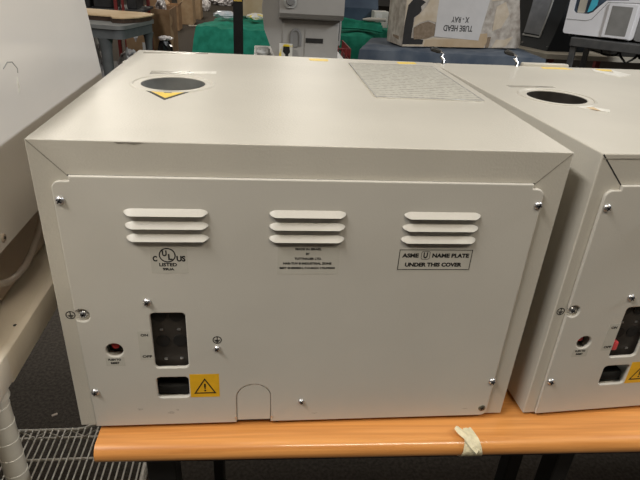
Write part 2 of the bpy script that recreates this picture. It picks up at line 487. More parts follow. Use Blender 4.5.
def earth_symbol(parent, x, z, y, r=0.0050, m=None):
    m = m or M['ink']
    o = ring('earth_mark', circ(x, z, r, 28), circ(x, z, r * 0.80, 28), 0.00006, m, parent, y)
    bm = bmesh.new()
    t = r * 0.09
    box(bm, x - t, x + t, y - 0.0001, y, z - r * 0.05, z + r * 0.8)
    for k, wd in enumerate((0.62, 0.42, 0.2)):
        zz = z - r * 0.05 - k * r * 0.27
        box(bm, x - r * wd, x + r * wd, y - 0.0001, y, zz - t, zz + t)
    obj('earth_bars', bm, m, o)
    return o

def louver(parent, x0, x1, zt, zb, d=0.0054):
    """pressed hood: closed on top, open slit below, rounded tapering ends"""
    bm = bmesh.new()
    n = 22; rings = []
    yb = 2 * PY
    e = 0.0060
    for i in range(n + 1):
        u = i / n
        # denser stations near the ends
        u = 0.5 - 0.5 * math.cos(math.pi * u)
        x = x0 + (x1 - x0) * u
        dist = min(x - x0, x1 - x)
        k = min(1.0, dist / e) ** 0.5
        k = max(k, 0.02)
        zc = zb + (zt - zb) * 0.45
        zT = zc + (zt - zc) * k; zB = zc - (zc - zb) * k
        dd = d * k
        hh = zT - zB
        rings.append([bm.verts.new((x, yb, zT)), bm.verts.new((x, yb - dd * 0.10, zT - hh * 0.06)), bm.verts.new((x, yb - dd * 0.52, zT - hh * 0.48)),
                      bm.verts.new((x, yb - dd * 0.95, zT - hh * 0.93)), bm.verts.new((x, yb - dd, zB + hh * 0.02)),
                      bm.verts.new((x, yb - dd * 0.80, zB)), bm.verts.new((x, yb, zB))])
    for a, b in zip(rings, rings[1:]):
        for j in range(6):
            f = bm.faces.new((a[j], b[j], b[j + 1], a[j + 1]))
            if j == 5: f.material_index = 1
    bm.faces.new(rings[0]); bm.faces.new(rings[-1][::-1])
    return obj('vent_louver', bm, [M['panel'], M['dark']], parent, smooth=50)

def boolean_body(parent, name, bev=0.003):
    bm = bmesh.new()
    box(bm, 0, W, 0, D, 0, H)
    es = [e for e in bm.edges if sum(1 for v in e.verts if v.co.z > H / 2) >= 1 and not all(v.co.z < H / 2 for v in e.verts)]
    big = [e for e in es]
    bmesh.ops.bevel(bm, geom=big, offset=bev, segments=4, affect='EDGES', profile=0.5)
    me = bpy.data.meshes.new(name); bm.to_mesh(me); bm.free()
    o = bpy.data.objects.new(name, me); COL.objects.link(o)
    cuts = bmesh.new()
    cyl(cuts, (0.093, 0.246, H - 0.12), (0, 0, 1), 0.0405, 0.20, 48)
    for (a, b, c, d) in ((0.085, 0.133, 0.034, 0.164), (0.0385, 0.061, 0.096, 0.121)):
        box(cuts, a, b, -0.02, 0.055, c, d)
    cm = bpy.data.meshes.new('cut'); bmesh.ops.recalc_face_normals(cuts, faces=cuts.faces); cuts.to_mesh(cm); cuts.free()
    co = bpy.data.objects.new('cut', cm); COL.objects.link(co)
    md = o.modifiers.new('b', 'BOOLEAN'); md.operation = 'DIFFERENCE'; md.object = co; md.solver = 'EXACT'
    me2 = eval_mesh(o)
    bpy.data.objects.remove(co); bpy.data.objects.remove(o)
    b2 = bmesh.new(); b2.from_mesh(me2); bpy.data.meshes.remove(me2)
    return obj(name, b2, M['cream'], parent, 'cream painted steel hood and sides')

def cover_panel(parent):
    L, Rr = 0.0152, 0.4905
    top, st = 0.3088, 0.3038
    out = [(0.0315, top), (0.4775, top), (0.4775, st)]
    r = 0.008
    for k in range(7):
        a = math.radians(90 - 90 * k / 6); out.append((Rr - r + r * math.cos(a), st - r + r * math.sin(a)))
    rb = 0.008
    for k in range(7):
        a = math.radians(0 - 90 * k / 6); out.append((Rr - rb + rb * math.cos(a), -0.0036 + rb + rb * math.sin(a)))
    # knock-out arch in the bottom edge
    out += [(0.2196, -0.0036), (0.2196, 0.036)]
    for k in range(1, 14):
        a = math.radians(0 + 180 * k / 14); out.append((0.1995 + 0.0201 * math.cos(a), 0.036 + 0.0195 * math.sin(a)))
    out += [(0.1794, 0.036), (0.1794, -0.0036)]
    out += [(L + 0.0012, -0.0036), (L, 0.146)]
    cx, cz, cr = 0.0225, 0.1542, 0.0078
    for k in range(15):
        a = math.radians(-152 + 304 * k / 14); out.append((cx + cr * math.cos(a), cz + cr * math.sin(a)))
    out += [(L, 0.1625), (L, st - r)]
    for k in range(7):
        a = math.radians(180 - 90 * k / 6); out.append((L + r + r * math.cos(a), st - r + r * math.sin(a)))
    out += [(0.0315, st)]
    holes = [rrect(0.0908, 0.1272, 0.0826, 0.1566, 0.0045), rrect(0.0906, 0.1260, 0.0386, 0.0688, 0.0045), circ(0.0498, 0.1082, 0.0090, 32)]
    return sheet('cover_panel', [out] + holes, abs(PY), M['panel'], parent, PY, 'grey cream back cover plate with cut-outs', bev=0.0013)

def sterilizer(label, loc, rz, first):
    t = thing('sterilizer', label, 'sterilizer', loc, rz)
    body = boolean_body(t, 'housing', 0.0011 if first else 0.0014)
    # mitre seams and flange line on the frame
    seam_m = M['softseam'] if first else M['seam']
    sw = 0.00045 if first else 0.0007
    for (xa, xb) in ((0.0012, 0.0315), (W - 0.0012, 0.4775)):
        bm = bmesh.new()
        a = Vector((xa, 0, H - 0.0010)); b = Vector((xb, 0, 0.3092)); dv = (b - a).normalized(); n = Vector((dv.z, 0, -dv.x)) * sw
        vs = [bm.verts.new(p + Vector((0, yy, 0))) for yy in (-0.0002, 0.0004) for p in (a + n, b + n, b - n, a - n)]
        for q in ((0, 1, 2, 3), (7, 6, 5, 4), (0, 4, 5, 1), (1, 5, 6, 2), (2, 6, 7, 3), (3, 7, 4, 0)): bm.faces.new([vs[i] for i in q])
        obj('mitre_seam', bm, seam_m, t)
    bm = bmesh.new(); box(bm, 0.0315, 0.4775, -0.0004, 0.0004, 0.3090, 0.3103)
    obj('flange_gap', bm, M['seam'], t)
    if not first:
        bm = bmesh.new(); box(bm, 0.0022, W - 0.003, -0.0003, 0.0003, H - 0.0056, H - 0.0047); obj('flange_gap', bm, M['softseam'], t)
    pan = cover_panel(t)
    fy = 2 * PY
    # knock-out flap and the dark gap below it
    bm = bmesh.new()
    arch = [(0.2189, 0.0006), (0.2189, 0.036)] + [(0.1995 + 0.0194 * math.cos(math.radians(180 * k / 16)), 0.036 + 0.0188 * math.sin(math.radians(180 * k / 16))) for k in range(1, 16)] + [(0.1801, 0.036), (0.1801, 0.0006)]
    prism(bm, arch, fy + 0.0004, -0.0002, 'xz')
    obj('knockout_flap', bm, M['panel'], t)
    bm = bmesh.new(); prism(bm, rrect(0.1797, 0.2193, -0.0036, 0.0004, 0.0002), -0.0016, -0.0001, 'xz'); obj('knockout_gap', bm, M['seam'], t)
    for xx in (0.1780, 0.2206):
        bm = bmesh.new(); cyl(bm, (xx, fy, 0.0050), (0, -1, 0), 0.0014, 0.0008, 12); obj('rivet', bm, M['chrome'], t)
    # feet
    for fx in (0.05, W - 0.05):
        for fyy in (0.05, D - 0.05):
            bm = bmesh.new(); cyl(bm, (fx, fyy, DT + 0.0001), (0, 0, 1), 0.016, -DT - 0.0001, 20); obj('foot', bm, M['black'], t)
    # louvers: three banks of three
    for (x0, x1, sk) in ((0.0768, 0.1556, 0), (0.2145, 0.2903, 0), (0.3490, 0.4285, 0)):
        for k in range(3):
            zb = 0.2714 - 0.0136 * k
            louver(t, x0, x1, zb + 0.0060, zb)
    # screws
    screw(t, 0.0212, 0.2850, fy, ang=35)
    screw(t, 0.4868, 0.2866, fy, ang=10)
    screw(t, 0.0895, 0.1712, fy, ang=50)
    screw(t, 0.0222, 0.0500, fy, ang=15)
    screw(t, 0.4873, 0.0527, fy, ang=70)
    screw(t, 0.2553, 0.0283, fy, 0.0034, ang=5)
    screw(t, 0.0228, 0.1542, 0.0, 0.0046, ang=30)
    screw(t, 0.1592, 0.1096, fy, 0.0036, ang=60)
    screw(t, 0.4832, 0.0088, fy, 0.0046, M['dullsteel'], True, 25, 'ground_screw')
    earth_symbol(t, 0.0094, 0.1522, -0.0001)
    earth_symbol(t, 0.1597, 0.1207, fy - 0.0001, 0.0050)
    # switch recess
    bm = bmesh.new()
    box(bm, 0.0855, 0.1325, 0.0050, 0.05, 0.078, 0.1630)
    sb = obj('switch_block', bm, M['switch'], t)
    for (sx, sz) in ((0.0985, 0.1475), (0.1165, 0.1475), (0.1000, 0.1135), (0.1185, 0.1140)):
        bm = bmesh.new(); cyl(bm, (sx, 0.0050, sz), (0, -1, 0), 0.0075, 0.0012, 24); obj('round_socket', bm, M['dark'], sb)
    for (sx, sz) in ((0.0995, 0.1290), (0.1180, 0.1290), (0.1015, 0.0885), (0.1190, 0.0890)):
        bm = bmesh.new(); box(bm, sx - 0.0018, sx + 0.0018, 0.0036, 0.0050, sz - 0.0011, sz + 0.0011, 0.0003); obj('contact', bm, M['chrome'], sb)
    if not first:
        bm = bmesh.new(); box(bm, 0.0945, 0.1010, -0.0010, 0.0055, 0.0905, 0.1030, 0.0012); obj('rocker', bm, M['brightred'], sb, 'coral red rocker switch')
    # mains inlet
    bm = bmesh.new()
    box(bm, 0.0885, 0.1295, 0.022, 0.05, 0.0345, 0.0755)
    box(bm, 0.0890, 0.1290, 0.007, 0.022, 0.0345, 0.0480)
    pi_ = obj('power_inlet', bm, M['black'], t)
    bm = bmesh.new(); box(bm, 0.1100, 0.1120, 0.0195, 0.0220, 0.0615, 0.0635, 0.0004); obj('pin', bm, M['chrome'], pi_)
    # reset button
    bm = bmesh.new(); box(bm, 0.0405, 0.0605, 0.010, 0.05, 0.0975, 0.1205); rb = obj('reset_button', bm, M['dark'], t)
    bm = bmesh.new(); cyl(bm, (0.0492, 0.010, 0.1090), (0, -1, 0), 0.0052, 0.007, 20, 0.0040); obj('push_cap', bm, M['red'], rb, 'dark red push cap')
    # stickers
    def sticker(nm, x0, x1, z0, z1, m, lab, th=0.00012):
        bm = bmesh.new(); box(bm, x0, x1, fy - th, fy, z0, z1); return obj(nm, bm, m, t, lab)
    ys = fy - 0.00014
    s = sticker('switch_sticker', 0.0760, 0.0902, 0.0945, 0.1335, M['sticker'], 'clear sticker lettered for the switch')
    text('lettering', 'ON', M['ink'], s, 0.0790, 0.0868, 0.1268, 0.1302, ys, 0.035)
    text('lettering', 'OFF', M['ink'], s, 0.0785, 0.0886, 0.0978, 0.1013, ys, 0.035)
    s = sticker('reset_sticker', 0.0390, 0.0590, 0.0870, 0.0988, M['sticker'], 'small clear sticker below the reset button')
    text('lettering', 'PUSH TO', M['ink'], s, 0.0418, 0.0552, 0.0944, 0.0972, ys, 0.045)
    text('lettering', 'RESET', M['ink'], s, 0.0440, 0.0532, 0.0898, 0.0926, ys, 0.045)
    s = sticker('warning_sticker', 0.1272, 0.1602, 0.0385, 0.0728, M['yellow'], 'yellow square sticker with black warning triangle')
    tri_o = [(0.1312, 0.0440), (0.1566, 0.0440), (0.1439, 0.0668)]
    cxt, czt = 0.1439, 0.0516
    tri_i = [(cxt + (x - cxt) * 0.80, czt + (z - czt) * 0.80) for x, z in tri_o]
    ring('warning_triangle', tri_o, tri_i, 0.00006, M['ink'], s, fy - 0.0002)
    text('exclamation', '!', M['ink'], s, 0.1427, 0.1451, 0.0470, 0.0590, fy - 0.00014, 0.02)
    # certification sticker
    s = sticker('certification_sticker', 0.0975, 0.1335, 0.2058, 0.2356, M['sticker'], 'clear sticker with round certification mark')
    ring('mark_circle', circ(0.1140, 0.2268, 0.0082, 40), circ(0.1140, 0.2268, 0.0070, 40), 0.00006, M['ink'], s, fy - 0.0002)
    text('lettering', 'U', M['ink'], s, 0.1090, 0.1136, 0.2256, 0.2322, ys, 0.045)
    text('lettering', 'L', M['ink'], s, 0.1147, 0.1188, 0.2214, 0.2282, ys, 0.045)
    text('lettering', 'C', M['ink'], s, 0.0995, 0.1040, 0.2196, 0.2260, ys, 0.045)
    text('lettering', 'US', M['ink'], s, 0.1228, 0.1316, 0.2196, 0.2262, ys, 0.045)
    text('lettering', 'LISTED', M['ink'], s, 0.1054, 0.1228, 0.2140, 0.2180, ys, 0.035)
    text('lettering', '99UA', M['ink'], s, 0.1085, 0.1198, 0.2092, 0.2122, ys, 0.05)
    # maker sticker
    s = sticker('maker_sticker', 0.2235, 0.2870, 0.2046, 0.2385, M['sticker'], 'clear sticker with five lines of black print')
    rows = [('MADE IN ISRAEL', 0.2395, 0.2662), ('BY', 0.2505, 0.2545), ('TUTTNAUER LTD.', 0.2390, 0.2668), ('HAR-TUV B INDUSTRIAL ZONE', 0.2275, 0.2775), ('BEIT SHEMESH, P.O.BOX 170,99000', 0.2240, 0.2815)]
    for k, (tx, a, b) in enumerate(rows):
        zz = 0.2358 - 0.0056 * k
        text('lettering', tx, M['ink'], s, a + 0.0018, b + 0.0018, zz - 0.0027, zz, ys, 0.05)
    # name plate notice
    s = sticker('nameplate_sticker', 0.3490, 0.4290, 0.2085, 0.2352, M['sticker'], 'framed notice sticker below the right louvers')
    fo = [(0.3495, 0.2102), (0.4282, 0.2102), (0.4282, 0.2345), (0.3495, 0.2345)]
    fi = [(0.3502, 0.2109), (0.4275, 0.2109), (0.4275, 0.2338), (0.3502, 0.2338)]
    ring('border', fo, fi, 0.00006, M['ink'], s, fy - 0.0002)
    text('lettering', 'ASME', M['ink'], s, 0.3530, 0.3706, 0.2250, 0.2300, ys, 0.05)
    text('lettering', 'NAME PLATE', M['ink'], s, 0.3852, 0.4252, 0.2250, 0.2300, ys, 0.05)
    text('lettering', 'UNDER THIS COVER', M['ink'], s, 0.3572, 0.4190, 0.2140, 0.2190, ys, 0.05)
    text('lettering', 'U', M['ink'], s, 0.3756, 0.3802, 0.2242, 0.2312, ys, 0.045)
    ring('letter_box', rrect(0.3732, 0.3827, 0.2228, 0.2326, 0.002), rrect(0.3737, 0.3822, 0.2233, 0.2321, 0.0016), 0.00006, M['ink'], s, fy - 0.0002)
    xc = 0.2064 if first else -0.12
    # the measured positions belong to the frame plane; bring them onto the plate's face
    for c in list(t.children_recursive):
        if c.name.split('.')[0] in ('housing', 'mitre_seam', 'flange_gap', 'foot') or c.data is None: continue
        for v in c.data.vertices:
            v.co.x = xc + (v.co.x - xc) * 0.9909
            v.co.z = 0.4969 + (v.co.z - 0.4969) * 0.9909
    # ---- top: filler well, embossed ring
    bm = bmesh.new()
    n = 48; r0 = 0.0402
    prof = [(r0, H - 0.0008), (r0, H - 0.055), (r0 * 0.93, H - 0.062), (0.0, H - 0.062)]
    prev = None
    for (rr, zz) in prof:
        cur = [bm.verts.new((0.093 + rr * math.cos(2 * math.pi * k / n), 0.246 + rr * math.sin(2 * math.pi * k / n), zz)) for k in range(n)] if rr > 0 else [bm.verts.new((0.093, 0.246, zz))]
        if prev:
            for k in range(n):
                if len(cur) == 1: bm.faces.new((prev[k], prev[(k + 1) % n], cur[0]))
                else: bm.faces.new((prev[k], prev[(k + 1) % n], cur[(k + 1) % n], cur[k]))
        prev = cur
    obj('filler_well', bm, M['wellgrey'] if first else M['switch'], t, 'dark round filler opening')
    bm = bmesh.new()
    prev = None; first_ring = None
    for (rr, zz) in ((0.0490, H - 0.0001), (0.0496, H + 0.0007), (0.0506, H + 0.0012), (0.0518, H + 0.0012), (0.0530, H + 0.0005), (0.0536, H - 0.0001)):
        cur = [bm.verts.new((0.0925 + rr * math.cos(2 * math.pi * k / 64), 0.246 + rr * math.sin(2 * math.pi * k / 64), zz)) for k in range(64)]
        if prev:
            for k in range(64): bm.faces.new((prev[k], prev[(k + 1) % 64], cur[(k + 1) % 64], cur[k]))
        prev = cur
    obj('raised_ring', bm, M['cream'], t)
    return t, body

ster, _ = sterilizer('cream sterilizer with whole back panel and printed top plate, centre of desk', (0, 0, Z0), 0.0, True)
ster2, _ = sterilizer('cream sterilizer at the right end, cut by the frame, red switch showing', (W + 0.0288, -0.0012, Z0), 0.0572, False)

# --- things on top of the first sterilizer's hood (fixed to it)
def flat(name, pts, m, parent, th=0.0003, label=None, z=H):
    bm = bmesh.new(); prism(bm, pts, z, z + th, 'xy'); return obj(name, bm, m, parent, label)
def flat_ring(name, po, pi_, m, parent, z):
    return sheet(name, [po, pi_], 0.0001, m, parent, z, None, True)

tri = flat('warning_triangle', [(0.0660, 0.2010), (0.1200, 0.2030), (0.0955, 0.1560)], M['ink'], ster, 0.0003, 'yellow warning triangle sticker with black edge')
flat('yellow_field', [(0.0735, 0.1965), (0.1130, 0.1980), (0.0953, 0.1640)], M['triyellow'], tri, 0.0001, None, H + 0.0003)
flat('print', [(0.0890, 0.1960), (0.0985, 0.1965), (0.0985, 0.1905), (0.0900, 0.1900)], M['ink'], tri, 0.00006, None, H + 0.0004)
flat('tape_residue', [(0.052, 0.322), (0.110, 0.332), (0.112, 0.312), (0.053, 0.302)], M['residue'], ster, 0.0003, 'strip of grey glue residue')
flat('clear_tape', [(0.105, 0.330), (0.141, 0.3365), (0.142, 0.318), (0.106, 0.312)], M['cleartape'], ster, 0.0005, 'shiny clear tape strip')
flat('residue', [(0.012, 0.480), (0.115, 0.496), (0.116, 0.484), (0.013, 0.468)], M['residue'], ster, 0.0003)
pl = flat('instruction_plate', [(0.3510, 0.2040), (0.4950, 0.2040), (0.4950, 0.4520), (0.3510, 0.4520)], M['plate'], ster, 0.0014, 'silver plate printed with rows of small text')
bm = bmesh.new()
for (a, b, c, d) in ((0.3510, 0.4950, 0.2040, 0.2062), (0.3510, 0.4950, 0.4498, 0.4520), (0.3510, 0.3528, 0.2062, 0.4498), (0.4932, 0.4950, 0.2062, 0.4498)):
    box(bm, a, b, c, d, H + 0.0014, H + 0.0018)
obj('plate_edge', bm, M['unit'], pl)
flat('yellow_tag', rrect(0.286, 0.319, 0.4640, 0.4870, 0.006), M['palyellow'], ster, 0.0003, 'yellow tape scrap at the rear edge')
flat('yellow_tag', [(0.441, 0.470), (0.474, 0.476), (0.474, 0.492), (0.441, 0.488)], M['palyellow'], ster, 0.0003, 'yellow tape scrap behind the plate')
bm = bmesh.new(); box(bm, -0.0018, 0.0008, 0.383, 0.401, H - 0.004, H - 0.0003, 0.0006); obj('side_tab', bm, M['cream'], ster)

bm = bmesh.new(); prism(bm, [(0.0755, 0.3420), (0.0790, 0.3405), (0.0860, 0.3412), (0.0930, 0.3402), (0.0985, 0.3414), (0.1020, 0.3422)], -0.0003, 0.0002, 'xz'); obj('paint_chip', bm, M['softseam'], ster, 'chipped paint on the front edge')
for (sx, sz, a, b) in ((0.0700, 0.0260, 0.0050, 0.0016), (0.1050, 0.0200, 0.0060, 0.0022), (0.1120, 0.0240, 0.0030, 0.0014), (0.2720, 0.0125, 0.0050, 0.0010), (0.4600, 0.0130, 0.0070, 0.0008)):
    bm = bmesh.new(); prism(bm, [(sx + a * math.cos(k * 0.7) * (0.6 + 0.4 * math.sin(k * 2.3 + sx * 90)), sz + b * math.sin(k * 0.7)) for k in range(9)], 2 * PY - 0.00005, 2 * PY, 'xz'); obj('smudge', bm, M['smudge'], ster, 'faint grey smudge')
# --- second sterilizer
flat('tape_residue', [(0.052, 0.318), (0.128, 0.318), (0.128, 0.308), (0.053, 0.306)], M['residue'], ster2, 0.0003, 'grey glue residue beside the filler')
flat('torn_sticker', [(0.085, 0.187), (0.108, 0.196), (0.128, 0.176), (0.118, 0.162), (0.108, 0.176)], M['cleartape'], ster2, 0.0006, 'torn remains of a sticker')
flat('sticker_scrap', [(0.100, 0.186), (0.112, 0.188), (0.110, 0.170), (0.103, 0.175)], M['ply'], ster2, 0.0002, None, H + 0.0006)
flat('yellow_tag', [(0.198, 0.474), (0.258, 0.474), (0.252, 0.492), (0.204, 0.492)], M['palyellow'], ster2, 0.0003, 'long yellow tape scrap at the rear')
flat('yellow_tag', [(0.308, 0.470), (0.342, 0.470), (0.342, 0.488), (0.312, 0.490)], M['palyellow'], ster2, 0.0003, 'short yellow tape scrap')
flat('torn_tape', [(0.292, 0.462), (0.302, 0.486), (0.322, 0.446), (0.340, 0.482), (0.348, 0.436), (0.330, 0.424), (0.310, 0.415), (0.300, 0.432)], M['cleartape'], ster2, 0.0007, 'frayed clear tape')
bm = bmesh.new(); box(bm, 0.172, 0.262, 0.4955, 0.5105, H - 0.006, H + 0.0050, 0.002); obj('rear_lip', bm, M['cream'], ster2)
for kx in (0.0155, 0.1560):
    bm = bmesh.new()
    tube(bm, [(kx, 0.492, H - 0.001), (kx + 0.001, 0.494, H + 0.006), (kx - 0.003, 0.498, H + 0.011), (kx + 0.001, 0.500, H + 0.016), (kx - 0.004, 0.505, H + 0.0195)], [0.0034, 0.0022, 0.0030, 0.0020, 0.0024], 10)
    hk = obj('latch', bm, M['latch'], ster2, 'chrome latch with black knob')
    bm = bmesh.new()
    tube(bm, [(kx - 0.003, 0.5045, H + 0.0185), (kx - 0.008, 0.506, H + 0.0200), (kx - 0.018, 0.508, H + 0.0225), (kx - 0.0205, 0.508, H + 0.0228)], [0.0032, 0.0044, 0.0044, 0.0026], 12)
    obj('knob', bm, M['black'], hk)

# ================================================================== LEFT: SHELVING UNIT AND CABINET ON IT
unit = thing('shelving_unit', 'white enamel shelving unit at left with solid deck above a low wire shelf', 'shelf', (0, 0, Z0))
DX = -0.062
bm = bmesh.new()
# solid deck: flat plate, lip along the outer side, a step in the skirt
box(bm, -1.05, DX - 0.004, -0.30, 0.57, 0.083, 0.0975, 0.002)
box(bm, DX - 0.012, DX, 0.0, 0.57, 0.064, 0.1035, 0.003)
box(bm, DX - 0.0125, DX - 0.0005, -0.30, 0.024, 0.066, 0.1040, 0.003)
obj('deck', bm, M['deck'], unit, 'cream painted deck with raised lip')
bm = bmesh.new(); cyl(bm, (DX - 0.016, 0.062, 0.0975), (0, 0, 1), 0.0022, 0.0004, 12); obj('deck_hole', bm, M['seam'], unit)
def post(px, py, z1):
    bm = bmesh.new()
    pts, rs = [], []
    z = -Z0 + 0.002
    r = 0.0125
    while z < z1 - 0.026:
        pts += [(px, py, z), (px, py, z + 0.0232), (px, py, z + 0.0240), (px, py, z + 0.0250)]
        rs += [r, r, r * 1.035, r * 1.035]
        z += 0.0254
    pts.append((px, py, z1)); rs.append(r)
    tube(bm, pts, rs, 20)
    for f in bm.faces:
        zs = [v.co.z for v in f.verts]; 
        if max(zs) - min(zs) < 0.0012 or any(abs(((zz + Z0 - 0.002) % 0.0254) - 0.0245) < 0.0007 for zz in zs) and max(zs) - min(zs) < 0.003: f.material_index = 1
    return obj('post', bm, [M['post'], M['groove']], unit, smooth=20)
for (px, py) in ((-0.0785, -0.012), (-0.0785, 0.552), (-1.03, -0.012), (-1.03, 0.552)): post(px, py, 0.0828)
bm = bmesh.new(); cyl(bm, (-0.0785, -0.012, 0.056), (0, 0, 1), 0.0150, 0.010, 24, 0.0142); obj('collar', bm, M['post'], unit)
ZS = -0.600
def wire_shelf():
    bm = bmesh.new()
    X0, X1, Y0, Y1 = -1.02, -0.070, -0.02, 0.566
    # rim rails with zigzag truss
    far_top = [(X0, Y1, ZS), (-0.30, Y1, ZS), (-0.255, Y1, ZS), (-0.235, Y1 + 0.002, ZS + 0.002), (-0.195, Y1 + 0.012, ZS + 0.016), (-0.15, Y1 + 0.012, ZS + 0.020), (-0.09, Y1 - 0.01, ZS + 0.02)]
    tube(bm, far_top, 0.0042, 8)
    tube(bm, [(X0, Y1, ZS - 0.028), (X1 - 0.02, Y1, ZS - 0.028)], 0.0036, 8)
    zig = []
    k = 0; x = X0
    while x < X1 - 0.04:
        zig.append((x, Y1, ZS - (0.004 if k % 2 else 0.026))); x += 0.030; k += 1
    tube(bm, zig, 0.0024, 6)
    # right end rim: two heavy rails rounded at the near corner
    tube(bm, [(-0.0660, 0.54, ZS + 0.004), (-0.0655, 0.46, ZS), (-0.0650, 0.1, ZS), (-0.066, 0.02, ZS)], 0.0058, 10)
    tube(bm, [(-0.0660, 0.54, ZS - 0.026), (-0.0650, 0.02, ZS - 0.026)], 0.0046, 8)
    tube(bm, [(X0, Y0, ZS), (-0.095, Y0, ZS)], 0.0042, 8)
    tube(bm, [(X0, Y0, ZS - 0.028), (-0.095, Y0, ZS - 0.028)], 0.0036, 8)
    tube(bm, [(X0, Y0, ZS), (X0, Y1, ZS)], 0.0042, 8)
    o = obj('rim', bm, M['wire'], unit)
    bm = bmesh.new()
    x = X0 + 0.0165
    while x < X1 - 0.006:
        tube(bm, [(x, Y0 - 0.001, ZS + 0.0042), (x, Y1 + 0.001, ZS + 0.0042)], 0.0021, 6)
        x += 0.0157
    wm = obj('wire_shelf', bm, M['wire'], unit, 'grey wire shelf surface')
    bm = bmesh.new()
    for yy in (0.475, 0.385, 0.295, 0.205, 0.115):
        n = 26
        pts = [(X0 + (X1 - X0) * i / n, yy, ZS - 0.0012) for i in range(n + 1)]
        tube(bm, pts, 0.0032, 8)
    obj('support_wire', bm, M['wire'], wm)
wire_shelf()

cab = thing('cabinet', 'pale enamelled cabinet with flat side standing on the deck at left', 'cabinet', (0, 0, Z0))
CX = -0.0655
def cabinet():
    bm = bmesh.new()
    prof = [(-0.045, 0.2035), (0.462, 0.2035), (0.5000, 0.2420), (0.5050, 0.2700), (0.5000, 0.300), (0.446, 0.450), (0.425, 0.470), (-0.045, 0.470)]
    prism(bm, prof, CX - 0.46, CX, 'yz')
    es = [e for e in bm.edges if len(e.link_faces) == 2 and e.calc_face_angle(0) > 0.3]
    bmesh.ops.bevel(bm, geom=es, offset=0.004, segments=3, affect='EDGES', profile=0.5)
    obj('side_panel', bm, M['paleblue'], cab, 'glossy pale panel with sloping rear edge')
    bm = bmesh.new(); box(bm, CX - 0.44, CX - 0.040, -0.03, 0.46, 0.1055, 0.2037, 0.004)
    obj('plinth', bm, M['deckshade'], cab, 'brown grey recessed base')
    for yy in (0.0, 0.42):
        for xx in (CX - 0.40, CX - 0.07):
            bm = bmesh.new(); cyl(bm, (xx, yy, 0.0977), (0, 0, 1), 0.018, 0.0085, 20); obj('foot', bm, M['black'], cab)
    # screw on the side
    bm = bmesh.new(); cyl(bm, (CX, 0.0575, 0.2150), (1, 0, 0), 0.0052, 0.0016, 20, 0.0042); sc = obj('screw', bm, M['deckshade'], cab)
    bm = bmesh.new(); cyl(bm, (CX + 0.0016, 0.0575, 0.2150), (1, 0, 0), 0.0018, 0.0004, 12); obj('recess', bm, M['drive'], sc)
    bm = bmesh.new()
    tube(bm, [(CX, 0.138, 0.3745), (CX, 0.150, 0.3790), (CX, 0.162, 0.3775), (CX, 0.172, 0.3690), (CX, 0.171, 0.3640)], 0.0007, 6)
    obj('scuff', bm, M['unit'], cab, 'small curved grey scuff')
    bm = bmesh.new()
    tube(bm, [(CX, 0.168, 0.3600), (CX, 0.1665, 0.3560), (CX, 0.167, 0.3500), (CX, 0.164, 0.3430)], [0.0006, 0.0014, 0.0018, 0.0009], 6)
    obj('scuff', bm, M['cleartape'], cab, 'pale dried drip')
cabinet()
bm = bmesh.new()
hp = [(CX - 0.020, y, z) for y, z in ((0.004, 0.2005), (0.012, 0.190), (0.026, 0.178), (0.042, 0.167), (0.060, 0.155), (0.081, 0.1445), (0.107, 0.1375), (0.132, 0.1365), (0.155, 0.141), (0.181, 0.1515), (0.202, 0.166), (0.216, 0.184), (0.222, 0.2005))]
tube(bm, hp, 0.0042, 12)
tag(obj('hose', bm, M['hose']), 'cloudy plastic hose sagging under the pale cabinet at left', 'hose')
bpy.data.objects['hose'].location = (0, 0, Z0)

# bit of litter on the carpet
bm = bmesh.new(); box(bm, -0.008, 0.008, -0.004, 0.004, 0.001, 0.004, 0.001)
lit = tag(obj('paper_scrap', bm, M['deckshade']), 'small paper scrap on the dark carpet beyond the wire shelf', 'litter')
lit.location = (-0.395, 0.760, 0.0); lit.rotation_euler = (0, 0, 0.5)

# ================================================================== BACKGROUND
def P(x, y, z): return (x, y, z + Z0)

# --- grey moulded table with a plywood board
ang = math.radians(-15)
tb = thing('utility_table', 'grey moulded plastic table with thick legs under the plywood board', 'table', (-0.77, 3.67, 0), ang)
bm = bmesh.new()
prism(bm, rrect(-0.80, 0.0, 0.0, 0.56, 0.06), Z0 - 0.030, Z0 - 0.004, 'xy')
obj('tabletop', bm, M['toprim'], tb)
bm = bmesh.new()
prism(bm, rrect(-0.785, -0.012, 0.012, 0.548, 0.055), Z0 - 0.095, Z0 - 0.0302, 'xy')
obj('apron', bm, M['greytable'], tb)
for (lx, ly) in ((-0.165, 0.055), (-0.050, 0.50), (-0.72, 0.055), (-0.72, 0.50)):
    bm = bmesh.new()
    pts = [(lx, ly, 0.002), (lx, ly, Z0 - 0.28), (lx, ly, Z0 - 0.20), (lx, ly, Z0 - 0.14), (lx, ly, Z0 - 0.096)]
    tube(bm, pts, [0.034, 0.038, 0.039, 0.044, 0.054] if ly < 0.3 else [0.024, 0.026, 0.027, 0.032, 0.044], 16)
    obj('leg', bm, M['greytable'], tb)
bd = thing('plywood_board', 'tan plywood board with curved end lying on the grey plastic table', 'board', (0, 0, Z0))
ol = [(-1.32, 4.02), (-0.905, 3.93), (-0.865, 3.83), (-0.79, 3.83), (-0.70, 3.93), (-0.64, 4.10), (-0.64, 4.22), (-0.74, 4.30), (-1.30, 4.42)]
bm = bmesh.new(); prism(bm, ol, 0.028, 0.036, 'xy'); obj('sheet', bm, M['ply'], bd)
ol2 = [(-1.31, 4.03), (-0.91, 3.945), (-0.87, 3.845), (-0.795, 3.845), (-0.71, 3.94), (-0.652, 4.10), (-0.655, 4.21), (-0.745, 4.285), (-1.29, 4.40)]
bm = bmesh.new(); prism(bm, ol2, -0.0035, 0.0279, 'xy'); obj('shaded_edge', bm, M['plyedge'], bd, 'thick edge with shadow in its colour')

